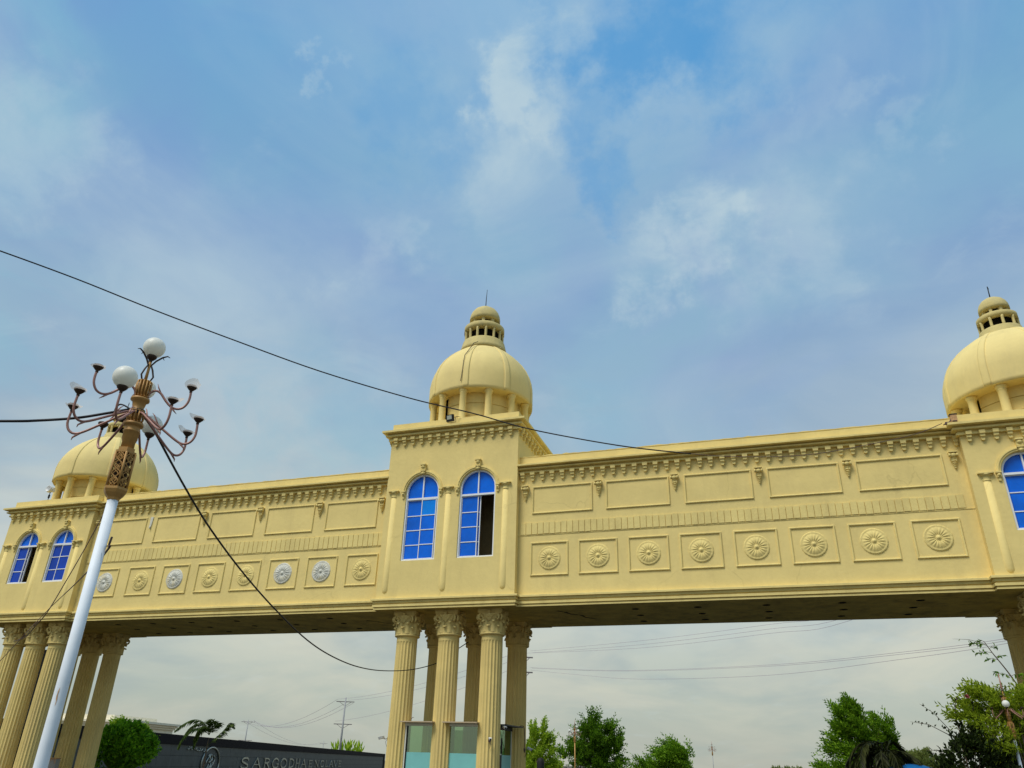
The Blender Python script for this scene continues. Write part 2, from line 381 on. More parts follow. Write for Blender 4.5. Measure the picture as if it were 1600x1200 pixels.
# ------------------------------------------------------------------ ground and road
def sheet(name, x0, x1, y0, y1, z, M, nx=1, ny=1, wob=0):
    vs = []; fs = []
    for j in range(ny+1):
        for i in range(nx+1): vs.append((x0+(x1-x0)*i/nx, y0+(y1-y0)*j/ny, z))
    for j in range(ny):
        for i in range(nx): a = j*(nx+1)+i; fs.append((a, a+1, a+nx+2, a+nx+1))
    return struct(link(name, MB().add(vs, fs).mesh(name, M)))
sheet('ground', -4000, 4000, -4000, 4000, 0, M_gd, 8, 8)
for xa, xb in ((3.4, 17.6), (-17.6, -3.4)):
    sheet('road', xa, xb, -120, 300, .004, M_as, 1, 20)
for xa in (3.4, 17.6, -3.4, -17.6):
    mb = MB(); s_ = .15
    mb.box(xa-s_, xa+s_, -120, 300, 0, .13); struct(link('kerb', mb.mesh('kerb', M_kb)))
for xm in (10.5, -10.5):
    mb = MB()
    for k in range(-12, 30):
        mb.add([(xm-.06, k*9, .008), (xm+.06, k*9, .008), (xm+.06, k*9+3.5, .008), (xm-.06, k*9+3.5, .008)], [(0,1,2,3)])
    struct(link('road_marking', mb.mesh('road_marking', M_pa)))

# ------------------------------------------------------------------ gateway
ROOT = thing('gateway', 'long cream yellow arched gateway with three domed towers, blue windows and fluted columns', 'gateway')
TD = 3.72; BD = 3.60; T0 = .2215
ZB, ZL = 3.836, 4.135
# tower table: centre, half width, top of parapet, cornice lip, cornice bottom
TOW = [dict(x=0.0, w=2.1056, zp=9.60, zl=9.3195, zb=9.0385, ws=[(-.90, .54), (.885, .56)], wb=5.21, tr=7.08, sp=7.29, ap=7.83, rows=[5.68, 6.12, 6.56], dn=(-1.92, 1.87, 14), pil=[-1.84, -.045, 1.75], pz=(4.32, 7.16), col=[-1.29, 0, 1.29]),
       dict(x=-15.438, w=1.9257, zp=8.15, zl=7.872, zb=7.6136, ws=[(-.735, .475), (.865, .465)], wb=5.14, tr=6.46, sp=6.49, ap=6.96, rows=[5.58, 6.02], dn=(-1.79, 1.58, 12), pil=[-1.67, -.04, 1.57], pz=(4.25, 6.32), col=[-.67, .31, 1.29]),
       dict(x=15.744, w=2.1056, zp=8.15, zl=7.872, zb=7.6136, ws=[(-.90, .52), (.90, .52)], wb=5.16, tr=6.54, sp=6.55, ap=7.06, rows=[5.62, 6.08], dn=(-1.92, 1.92, 14), pil=[-1.77, 0, 1.77], pz=(4.22, 6.38), col=[-1.2, .05, 1.29])]
def arch(cx_, hw, z0, zs, zt, n=14):
    """window outline: straight to zs then a round head up to zt"""
    rz = zt-zs
    return [(cx_-hw, z0), (cx_+hw, z0)]+[(cx_+hw*math.cos(PI*k/n), zs+rz*math.sin(PI*k/n)) for k in range(n+1)]
def arcband(cx_, hw0, hw1, zs, rz0, rz1, y0, y1, n=20):
    mb = MB(); vs = []; fs = []
    for k in range(n+1):
        a = PI*k/n; c, s_ = math.cos(a), math.sin(a)
        for hw, rz, y in ((hw0, rz0, y1), (hw0, rz0, y0), (hw1, rz1, y0), (hw1, rz1, y1)): vs.append((cx_+hw*c, y, zs+rz*s_))
    for k in range(n):
        for q in range(4): a = k*4+q; b = k*4+(q+1) % 4; fs.append((a, b, b+4, a+4))
    fs.append((0,1,2,3)); fs.append(tuple(n*4+q for q in (3,2,1,0)))
    return mb.add(vs, fs)
# shared small pieces -----------------------------------------------
dent = MB()
dent.prism([(-.068,0),(.068,0),(.064,-.085),(-.064,-.085)], 'y', -.13, .01)
dent.prism([(-.056,-.085),(.056,-.085),(.052,-.155),(-.052,-.155)], 'y', -.10, .01)
dent.prism([(-.050,-.155),(.050,-.155),(.047,-.17),(-.047,-.17)], 'y', -.085, .01)
dent.prism([(-.046,-.17),(.046,-.17),(.040,-.235),(.02,-.25),(-.02,-.25),(-.040,-.235)], 'y', -.065, .01)
ME_dent = dent.mesh('dentil', M_tr, True)
cb = MB()          # scrolled corbel, hangs below z=0
cb.prism([(-.10,0),(.10,0),(.10,-.025),(-.10,-.025)], 'y', -.15, .01)
cb.sphere((0,-.075,-.085), .075, 12, 8, sc=(1.15,.9,.9))
for sx in (-.085, .085): cb.tube([(sx-.02,-.10,-.09),(sx+.02,-.10,-.09)], .05, 10)
cb.prism([(-.075,-.02),(.075,-.02),(.062,-.24),(-.062,-.24)], 'y', -.075, .01)
for q, (zz, w_, d_) in enumerate(((-.17,.066,.05),(-.225,.06,.045),(-.275,.052,.04),(-.32,.04,.032),(-.365,.028,.028))):
    cb.sphere((0,-.045,zz), w_, 10, 6, sc=(1, .8, .42))
cb.prism([(-.058,-.24),(.058,-.24),(.02,-.40),(-.02,-.40)], 'y', -.045, .01)
cb.sphere((0,-.03,-.405), .024, 8, 6)
ME_cor = cb.mesh('corbel', M_tr, True)
stub = MB(); stub.prism([(-.055,0),(.055,0),(.035,-.30),(.015,-.36),(-.015,-.36),(-.035,-.30)], 'y', -.03, .01)
stub.prism([(-.03,-.34),(.03,-.34),(.0,-.42)], 'y', -.06, .01)
ME_stub = stub.mesh('corbel', [M_gr], True)
def rosette(seed):
    rnd = random.Random(seed); mb = MB(); NA, NR = 80, 14; vs = []; fs = []
    for i in range(NR+1):
        f = i/NR
        for k in range(NA):
            a = 2*PI*k/NA
            pet = abs(math.sin(a*9)); pet2 = abs(math.sin(a*9+PI/2))
            if f < .15: h = .085*math.sqrt(max(0, 1-(f/.16)**2))+.03
            elif f < .86:
                t = (f-.15)/.71; h = .020+.070*math.sin(PI*min(1, t*.9+.08))*(.38+.62*pet**.6)
            elif f < .97: h = .035+.018*abs(math.sin(a*18))
            else: h = .03 if f < .999 else 0.0
            rr = f*.32*(1+(.02*pet if f > .9 else 0)); vs.append((rr*math.cos(a), -h*.62, rr*math.sin(a)))
    for i in range(NR):
        for k in range(NA): k2 = (k+1) % NA; fs.append((i*NA+k, i*NA+k2, (i+1)*NA+k2, (i+1)*NA+k))
    mb.add(vs, fs, 0, True); return mb
ME_ros = rosette(1).mesh('rosette', M_tr, True)
ME_rosg = ME_ros.copy(); ME_rosg.materials.clear(); ME_rosg.materials.append(M_gr)
def frame(w, h, t=.045, d=.035):
    mb = MB(); path = [(-w/2,-h/2),(w/2,-h/2),(w/2,h/2),(-w/2,h/2)]
    # profile around a rectangle in the x,z plane, mitred
    vs = []; prof = [(0,0),(0,-d*.7),(.3*t,-d),(.75*t,-d*.9),(t,-d*.4),(t,0)]
    for (sx, sz) in ((-1,-1),(1,-1),(1,1),(-1,1)):
        for (a, y) in prof: vs.append((sx*(w/2-a), y, sz*(h/2-a)))
    fs = []; m_ = len(prof)
    for i in range(4):
        j = (i+1) % 4
        for k in range(m_-1): fs.append((i*m_+k, j*m_+k, j*m_+k+1, i*m_+k+1))
    return mb.add(vs, fs)
# column with flutes -------------------------------------------------
def shaft():
    mb = MB(); NF, NS = 20, 6; z0, z1 = -1.185+.32, 3.155; lv = [z0, z0+.06, z0+.12, 2.93, 2.985, 3.02, 3.155]
    dep = [0, .6, 1, 1, .7, 0, 0]; vs = []; n = NF*NS
    for z, d in zip(lv, dep):
        t = (z-z0)/(z1-z0); r0 = .315-.022*t
        for k in range(n):
            a = 2*PI*k/n; ph = (k % NS)/NS; c = math.sin(PI*(ph-.12)/.76) if .12 < ph < .88 else 0
            rr = r0-.026*d*max(0, c)**.6 if c > 0 else r0
            vs.append((rr*math.cos(a), rr*math.sin(a), z))
    fs = []
    for i in range(len(lv)-1):
        for k in range(n): k2 = (k+1) % n; fs.append((i*n+k, i*n+k2, (i+1)*n+k2, (i+1)*n+k))
    mb.add(vs, fs, 0, False)
    return mb
def col_base():
    mb = MB(); z = -1.185; mb.box(-.42,.42,-.42,.42, z, z+.12)
    mb.lathe([(.40,z+.12),(.42,z+.16),(.40,z+.20),(.36,z+.215),(.35,z+.25),(.375,z+.27),(.37,z+.30),(.33,z+.32)], 32); return mb
def capital():
    mb = MB(); zb, zt = 3.155, 3.836
    mb.lathe([(.30,zb-.01),(.345,zb),(.36,zb+.025),(.345,zb+.05),(.31,zb+.06),(.305,zb+.3),(.325,zb+.42),(.36,zb+.52),(.37,zb+.56)], 32)
    # abacus with hollow sides
    pts = []
    for q in range(4):
        a0 = PI/4+q*PI/2; a1 = a0+PI/2
        p0 = Vector((math.cos(a0), math.sin(a0)))*.50; p1 = Vector((math.cos(a1), math.sin(a1)))*.50
        d = (p1-p0).normalized()
        for t in (0.06, .25, .5, .75, .94):
            q_ = p0.lerp(p1, t); inn = .05*math.sin(PI*t); q_ = q_*(1-inn/q_.length); pts.append((q_.x, q_.y))
    mb.prism(pts, 'z', zt-.10, zt+.001)
    pts2 = [(x*.93, y*.93) for x, y in pts]; mb.prism(pts2, 'z', zt-.14, zt-.10)
    # volutes on the corners
    for q in range(4):
        a = PI/4+q*PI/2; d = Vector((math.cos(a), math.sin(a))); s2 = Vector((-d.y, d.x))
        for sg in (-1, 1):
            spts = []
            for k in range(15):
                t = k/14; an = PI*.5-t*2.6*PI*.9; rr = .085*(1-.75*t)
                cx_ = .385; cz = zt-.235
                p = d*(cx_+rr*math.cos(an))+s2*sg*(.045); spts.append((p.x, p.y, cz+rr*math.sin(an)))
            p0 = d*.30+s2*sg*.11
            mb.tube([(p0.x, p0.y, zb+.26)]+[((d*.34+s2*sg*.085).x, (d*.34+s2*sg*.085).y, zb+.44)]+spts, [.02,.03]+[.034-.0012*k for k in range(15)], 6)
    # acanthus leaves: two rows
    def leafy(a, z0, h, w, out, r0):
        d = Vector((math.cos(a), math.sin(a), 0)); s2 = Vector((-d.y, d.x, 0)); vs = []; fs = []; NL = 8
        for i in range(NL+1):
            t = i/NL
            z = z0+h*math.sin(min(t, .86)/.86*PI/2) - (h*.20*max(0, (t-.8)/.2))
            rad = r0+.02+out*(t**3)
            ww = w*(1-.45*t**2)*(1+.16*math.cos(i*PI))*(1 if t < .95 else .5)
            for j, (e, dr) in enumerate(((-1, -.025), (-.5, .008), (0, .03), (.5, .008), (1, -.025))):
                p = d*(rad+dr)+s2*(ww*e)+Vector((0,0,z)); vs.append(p)
        for i in range(NL):
            for j in range(4): a_ = i*5+j; fs.append((a_, a_+1, a_+6, a_+5))
        o = len(mb.v); mb.add(vs, fs, 0, True)
        tip = d*(r0+.02+out)+Vector((0,0,z0+h*.80)); mb.sphere(tip, .036, 8, 5, sc=(1,1,.7))
    for k in range(8): leafy(2*PI*k/8, zb+.05, .20, .105, .075, .30)
    for k in range(8): leafy(2*PI*(k+.5)/8, zb+.06, .335, .10, .085, .31)
    for q in range(4):     # flower in the middle of each side
        a = q*PI/2; c = Vector((math.cos(a), math.sin(a), 0))*.345; mb.sphere((c.x, c.y, zt-.085), .045, 8, 6); mb.sphere((c.x*.96, c.y*.96, zt-.20), .032, 8, 6)
        for sg in (-1, 1):
            s2 = Vector((-c.y, c.x, 0)).normalized(); e = c*.97+s2*sg*.09
            mb.tube([(c.x*.9, c.y*.9, zb+.34), (e.x, e.y, zt-.22), ((c*.97+s2*sg*.14).x, (c*.97+s2*sg*.14).y, zt-.165)], .017, 5)
    return mb
ME_sh, ME_cb, ME_cap = shaft().mesh('column', M_co, True), col_base().mesh('column_base', M_co, True), capital().mesh('capital', M_co, True)
# tower pieces --------------------------------------------------------
CORN = lambda zb, zl: [(o_, zb+f_*(zl-zb)) for o_, f_ in ((-.01,-.10),(.075,-.10),(.075,.11),(.040,.13),(.040,.27),(.10,.30),(.155,.36),(.155,.53),(.095,.56),(.095,.66),(.13,.70),(.225,.74),(.2494,.78),(.2494,1.0),(.02,1.10),(-.01,1.10))]
BASEP = [(-.01, ZB), (.030, ZB), (.030, ZB+.042), (-.004, ZB+.050), (-.004, ZB+.066), (.055, ZB+.072), (.055, ZB+.135), (.012, ZB+.145), (.012, ZB+.165), (.050, ZB+.170), (.064, ZB+.205), (.050, ZB+.222), (.050, ZB+.235), (.108, ZB+.242), (.108, ZL-.006), (.100, ZL), (.0, ZL+.012), (-.01, ZL+.012)]
def column(x, y):
    o = link('column', ME_sh, ROOT, G(x, y, 0)); link('capital', ME_cap, o); link('column_base', ME_cb, o)
def make_window(x0, cxw, hw, T, open_right=False, bright=None, deep=False, slide=False):
    cx_ = x0+cxw; zb, tr, zs, ap = T['wb'], T['tr'], T['sp'], T['ap']
    fw = .045
    ro = ap-zs
    outer = arch(cx_, hw, zb, zs, ap); inner = arch(cx_, hw-fw, zb+fw, zs, ap-fw)
    w_ = link('window', plate(outer, [inner], .035, .13).mesh('window', M_wf, True), ROOT, G(0,0,0))
    w_.location = (0, 0, 1.6)
    bars = MB(); bt = .018
    top_in = lambda xx: zs+(ro-fw)*math.sqrt(max(0, 1-((xx-cx_)/(hw-fw))**2))
    bars.box(cx_-bt, cx_+bt, .05, .115, tr, ap-fw)
    bars.box(cx_-hw+fw, cx_+hw-fw, .042, .118, tr-.028, tr+.028)
    link('transom', bars.mesh('transom', M_wf, True), w_)
    G_ = M_bd if deep else M_bg
    # head panes
    for sg in (-1, 1):
        pts = [(cx_+sg*bt, tr+.028), (cx_+sg*(hw-fw), tr+.028)]
        for k in range(9):
            a = PI/2*k/8; pts.append((cx_+sg*(hw-fw)*math.cos(a), zs+(ro-fw)*math.sin(a)))
        pts = [p for p in pts if sg*(p[0]-cx_) >= bt*.9]+[(cx_+sg*bt, top_in(cx_+bt))]
        mb = MB(); mb.add([(p[0], .098, p[1]) for p in pts]+[(p[0], .108, p[1]) for p in pts], [tuple(range(len(pts))), tuple(range(len(pts), 2*len(pts)))[::-1]])
        link('pane', mb.mesh('pane', M_bg, True), w_)
    rows = [zb+fw]+T['rows']+[tr-.028]
    def sash(xa, xb, y, first=0):
        mb = MB(); e = .022
        mb.box(xa, xa+e, y-.02, y+.02, rows[0], rows[-1]); mb.box(xb-e, xb, y-.02, y+.02, rows[0], rows[-1])
        mb.box(xa+e, xb-e, y-.02, y+.02, rows[0], rows[0]+e); mb.box(xa+e, xb-e, y-.02, y+.02, rows[-1]-e, rows[-1])
        for z in T['rows']: mb.box(xa+e, xb-e, y-.018, y+.018, z-.012, z+.012)
        link('sash', mb.mesh('sash', M_wf, True), w_)
        for i in range(len(rows)-1):
            a = rows[i]+(e if i == 0 else .012); b = rows[i+1]-(e if i == len(rows)-2 else .012)
            q = MB().box(xa+e, xb-e, y-.004, y+.004, a, b)
            g = G_ if i < len(rows)-2 or not (bright and first) else M_bl
            lb = 'lighter sky blue pane' if g is M_bl else None
            o = link('pane', q.mesh('pane', g, True), w_, label=lb)
    xl, xr = cx_-hw+fw, cx_+hw-fw
    sash(xl, cx_+.012, .10)
    if open_right: sash(xl+.07, cx_+.075, .145)
    else:
        if slide: sash(cx_-.012, xr-.03, .065, 1)
        else: sash(cx_-.012, xr, .065)
    return w_
def drum_dome(T, cx_, R0, zr, hs, ls, openb, a_r, lz, cable=False):
    yc = 1.9; zroof = T['zp']-.12
    dm = MB()
    prof = [(R0-.04, 0), (R0, .015), (R0+.006, .12), (R0+.005, .60), (R0-.03, .83), (R0-.10, 1.06), (R0-.20, 1.28), (R0-.34, 1.50), (R0-.51, 1.70), (R0-.70, 1.88), (R0-.88, 2.02), (R0-1.08, 2.13), (R0-1.30, 2.20), (.12, 2.24)]
    P = [(rr, zr+zz*hs) for rr, zz in prof]
    dm.lathe(P, 72, (0,0), cap=False)
    dm.lathe([(1.30, zr+.002), (R0-.04, zr)], 72, cap=False, sm=False)
    d = gobj('dome', dm, M_dm, ROOT, (cx_, yc, 0))
    # raised rib bands
    for k in range(8):
        a = R(a_r+45*k); mb = MB(); vs = []; fs = []; hw = .095
        PP = P[1:-1]
        for (rr, z) in PP:
            for e, o in ((-1, -.006), (-1, .020), (-.62, .024), (.62, .024), (1, .020), (1, -.006)):
                w_ = hw*(.45+.55*rr/R0)
                p = Vector((math.cos(a), math.sin(a)))*(rr+o)+Vector((-math.sin(a), math.cos(a)))*w_*e
                # keep the band on the round surface
                ln = math.hypot(p.x, p.y); p = p*((rr+o)/ln) if ln > 1e-6 else p
                vs.append((p.x, p.y, z+(.004 if o > 0 else 0)))
        for i in range(len(PP)-1):
            for j in range(5): q = i*6+j; fs.append((q, q+1, q+7, q+6))
        fs.append((0,1,2,3,4,5))
        mb.add(vs, fs, 0, True); link('dome_rib', mb.mesh('dome_rib', M_dm, True), d)
    # drum wall between the columns
    rd = 1.36; zt = zr+.02; nb = 12
    for k in range(nb):
        a0, a1 = R(30*k), R(30*(k+1))
        mid = 30*k+15
        if any(abs(((mid-o+180) % 360)-180) < 16 for o in openb): continue
        mb = MB()
        h0 = zroof; hh = (zt-h0)
        cuts = [h0, h0+hh*.34, h0+hh*.36, h0+hh*.68, h0+hh*.70, zt]
        for q in range(5):
            r_ = rd if q % 2 == 0 else rd-.03
            vs = []
            NN = 7
            for i in range(NN):
                a = a0+(a1-a0)*i/(NN-1)
                for z in (cuts[q], cuts[q+1]):
                    for rr in (r_, rd-.16): vs.append((rr*math.cos(a), rr*math.sin(a), z))
            fs = []
            for i in range(NN-1):
                b = i*4; fs += [(b, b+4, b+6, b+2), (b+1, b+3, b+7, b+5), (b+2, b+6, b+7, b+3), (b, b+1, b+5, b+4)]
            fs += [(0,2,3,1), tuple((NN-1)*4+j for j in (0,1,3,2))]
            mb.add(vs, fs, 0, False)
        link('drum_wall', mb.mesh('drum_wall', M_pl, True), d)
    core = MB().lathe([(1.12, zroof), (1.12, zt)], 20); link('drum_shade_core', core.mesh('drum_shade_core', M_dk, True), d)  # added black cylinder stands in for the unlit inside of the drum
    cc = MB(); h = zr-zroof
    cc.lathe([(.125, zroof), (.125, zroof+.05), (.114, zroof+.07), (.106, zr-.15), (.112, zr-.14), (.12, zr-.13), (.112, zr-.12), (.115, zr-.09), (.142, zr-.06), (.145, zr+.001)], 16)
    mc = cc.mesh('drum_column', M_pl, True)
    for k in range(nb):
        a = R(30*k); link('drum_column', mc, d, (1.58*S*math.cos(a), 1.58*S*math.sin(a), 0))
    # lantern
    lb = MB(); zl0 = zr+lz
    q = ls
    lb.lathe([(.86*q, zl0-.12), (.80*q, zl0+.05*q), (.745*q, zl0+.29*q), (.735*q, zl0+.32*q), (.30*q, zl0+.325*q)], 48)
    la = link('lantern', lb.mesh('lantern', M_la, True), d)
    mb = MB().lathe([(.52*q, zl0+.32*q), (.52*q, zl0+.76*q)], 24); link('lantern_shade_core', mb.mesh('lantern_shade_core', M_dk, True), la)  # black filler: shade of the hollow lantern put in as colour
    nl = 14 if q > .8 else 10
    for k in range(nl):
        a = 2*PI*(k+.5)/nl; mb = MB().lathe([(.054*q**.5, zl0+.31*q), (.046*q**.5, zl0+.38*q), (.046*q**.5, zl0+.66*q), (.056*q**.5, zl0+.735*q)], 10)
        link('lantern_column', mb.mesh('lantern_column', M_la, True), la, (.655*q*S*math.cos(a), .655*q*S*math.sin(a), 0))
    mb = MB().lathe([(.60*q, zl0+.725*q), (.712*q, zl0+.73*q), (.712*q, zl0+.94*q), (.70*q, zl0+.95*q), (.2*q, zl0+.96*q)], 48); link('lantern_ring', mb.mesh('lantern_ring', M_la, True), la)
    for k in range(8):
        a = 2*PI*(k+.3)/8; mb = MB().box(-.05*q, .05*q, -.05*q, .05*q, zl0+.95*q, zl0+1.24*q)
        link('lantern_post', mb.mesh('lantern_post', M_la, True), la, (.43*q*S*math.cos(a), .43*q*S*math.sin(a), 0), (0,0,a))
    mb = MB().lathe([(.32*q, zl0+.95*q), (.32*q, zl0+1.24*q)], 20); link('upper_shade_core', mb.mesh('upper_shade_core', M_dk, True), la)  # same black filler, painted shade behind the upper openings
    mb = MB(); rr = .545*q; zz = zl0+1.23*q
    mb.lathe([(rr*.92, zz), (rr, zz+.01), (rr*1.0, zz+.13*q), (rr*.97, zz+.24*q), (rr*.88, zz+.37*q), (rr*.72, zz+.49*q), (rr*.48, zz+.585*q), (rr*.22, zz+.63*q), (.01, zz+.645*q)], 40)
    link('cupola', mb.mesh('cupola', M_la if q > .8 else M_la, True), la)
    mb = MB().tube([(0,0,zz+.64*q), (.01,0,zz+.64*q+.42), (.03,0,zz+.64*q+(.80 if q > .8 else .33))], [.016,.013,.008], 6)
    link('spike', mb.mesh('spike', M_bk, True), la)
    if cable:
        pts = [Vector(p) for p in ((.25,.98,12.86),(.18,.80,12.72),(.17,.51,12.36),(.09,.29,12.0),(.10,.18,11.69),(.11,.13,11.45),(.09,.12,11.14),(.07,.12,10.96))]
        mb = MB().tube([((p.x-cx_)*1.0, (p.y-yc)-.012, p.z) for p in pts], .011, 6); link('dome_cable', mb.mesh('dome_cable', M_cb, True), d)
    return d
for ti, T in enumerate(TOW):
    x, w = T['x'], T['w']
    # walls
    holes = [arch(x+c, hw, T['wb'], T['sp'], T['ap']) for c, hw in T['ws']]
    gobj('wall', plate([(x-w, ZB+.02), (x+w, ZB+.02), (x+w, T['zp']), (x-w, T['zp'])], holes, 0, .16), M_pl, ROOT)
    for sg in (-1, 1):
        a, b = sorted((x+sg*w, x+sg*(w-.16)))
        gobj('wall', MB().box(a, b, .16, TD-.16, ZB+.02, T['zp']), M_pl, ROOT)
    gobj('wall', MB().box(x-w, x+w, TD-.16, TD, ZB+.02, T['zp']), M_pl, ROOT)
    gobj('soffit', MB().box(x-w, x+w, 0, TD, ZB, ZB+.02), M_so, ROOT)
    gobj('roof', MB().box(x-w+.16, x+w-.16, .16, TD-.16, T['zp']-.22, T['zp']-.12), M_tr, ROOT)
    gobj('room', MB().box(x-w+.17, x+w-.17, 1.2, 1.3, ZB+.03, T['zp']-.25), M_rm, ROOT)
    ring = [(x-w, TD), (x-w, 0), (x+w, 0), (x+w, TD)]
    gobj('cornice', sweep(ring, CORN(T['zb'], T['zl']), True), M_tr, ROOT)
    bp_ = {0: [[(x-w, T0), (x-w, 0), (x+w, 0), (x+w, T0)], [(x+w, BD), (x+w, TD), (x-w, TD), (x-w, BD)]],
           1: [[(x+w, BD), (x+w, TD), (x-w, TD), (x-w, 0), (x+w, 0), (x+w, T0)]],
           2: [[(x-w, T0), (x-w, 0), (x+w, 0), (x+w, TD), (x-w, TD), (x-w, BD)]]}[ti]
    for pth in bp_: gobj('base_moulding', sweep(pth, BASEP), M_tr, ROOT)
    a, b, n = T['dn']
    for k in range(n): link('dentil', ME_dent, ROOT, G(x+a+(b-a)*k/(n-1), 0, T['zb']+.045))
    for sg in (-1, 1):
        if ti == 0:
            for k in range(12): link('dentil', ME_dent, ROOT, G(x+sg*w, .18+k*.30, T['zb']+.045), (0,0,PI/2*sg))
    # pilasters, imposts, arches, keystones
    for px in T['pil']:
        mb = MB(); z0, z1 = T['pz']
        mb.lathe([(.05, z0-.08), (.105, z0), (.122, z0+.06), (.122, z0+.2), (.114, z1)], 20, (0,0))
        o = gobj('pilaster', mb, M_pl, ROOT, (x+px, .080, 0))
        mb = MB().lathe([(.114, z1), (.128, z1+.012), (.116, z1+.03), (.118, z1+.11), (.135, z1+.13), (.168, z1+.15), (.172, z1+.175)], 24)
        link('pilaster_capital', mb.mesh('pilaster_capital', M_tr, True), o)
        link('pilaster_abacus', MB().box(-.175, .175, -.17, .01, z1+.175, z1+.20).mesh('pilaster_abacus', M_tr, True), o)
    for c, hw in T['ws']:
        zs, ro = T['sp'], T['ap']-T['sp']
        o = gobj('arch_moulding', arcband(x+c, hw+.02, hw+.115, zs, ro+.02, ro+.135, -.035, .01), M_tr, ROOT)
        link('arch_bead', arcband(x+c, hw+.06, hw+.085, zs, ro+.065, ro+.095, -.055, -.03).mesh('arch_bead', M_tr, True), o)
        mb = MB(); zk = T['ap']+.10
        mb.box(-.09, .09, -.14, .01, zk+.17, zk+.205); mb.sphere((0,-.075,zk+.125), .06, 10, 6, sc=(1.3,1,1)); mb.box(-.072, .072, -.09, .01, zk+.03, zk+.17)
        mb.box(-.055, .055, -.085, .01, zk-.08, zk+.03); mb.box(-.08, .08, -.11, .01, zk-.015, zk+.012); mb.sphere((0,-.06,zk-.075), .05, 10, 6)
        gobj('keystone', mb, M_tr, ROOT, (x+c, 0, 0))
        for sg in (-1, 1):
            mb = MB(); mb.box(-.06, .06, -.085, .01, zs+.0, zs+.035); mb.box(-.045, .045, -.06, .01, zs-.10, zs); mb.sphere((0,-.055,zs-.05), .04, 8, 6); mb.box(-.03,.03,-.035,.01,zs-.19,zs-.10)
            gobj('impost', mb, M_tr, ROOT, (x+c+sg*(hw+.075), 0, 0))
    for cxx in T['col']:
        for yy in (.62, 2.88+.12*(ti == 1)): column(x+cxx, yy)
make_window(0, *TOW[0]['ws'][0], TOW[0], bright=True, slide=True)
make_window(0, *TOW[0]['ws'][1], TOW[0], open_right=True)
make_window(TOW[1]['x'], *TOW[1]['ws'][0], TOW[1], open_right=True, deep=True)
make_window(TOW[1]['x'], *TOW[1]['ws'][1], TOW[1], deep=True)
make_window(TOW[2]['x'], *TOW[2]['ws'][0], TOW[2]); make_window(TOW[2]['x'], *TOW[2]['ws'][1], TOW[2])
drum_dome(TOW[0], .10, 1.755, 10.73, 1.0, 1.0, [-135, 45, -165+330], 4, 2.18, True)
drum_dome(TOW[1], -15.43, 1.80, 9.08, .93, .72, [15, 165, -135], 3, 2.02)
drum_dome(TOW[2], 15.77, 1.785, 9.06, .93, .72, [-165, 15, 135], 8, 2.02)
# bridges -------------------------------------------------------------
BR = [dict(a=-15.438+1.9257, b=-2.1056, up=[(-13.1,-11.29),(-10.88,-9.08),(-8.66,-6.88),(-6.465,-4.705),(-4.27,-2.47)], uz=(6.34,7.23), ro=[-13.0,-11.52,-10.14,-8.77,-7.42,-6.06,-4.70,-3.33], rw=1.05, rz=(4.60,5.53), cor=[-13.3,-11.1,-8.9,-6.7,-4.5,-2.32], ds=.287, d0=-2.44, fl=(5.77,6.15), rzc=5.08, grey=[0, -1], rc=0),
      dict(a=2.1056, b=15.744-2.1056, up=[(2.51,4.28),(4.66,6.43),(6.83,8.61),(9.00,10.78),(11.17,13.19)], uz=(6.41,7.225), ro=[2.48,3.855,5.23,6.60,7.985,9.36,10.745,12.165], rw=1.085, rz=(4.65,5.585), cor=[2.31,4.465,6.59,8.80,10.98,13.43], ds=.299, d0=2.215, fl=(5.82,6.15), rzc=5.13, grey=[], rc=0)]
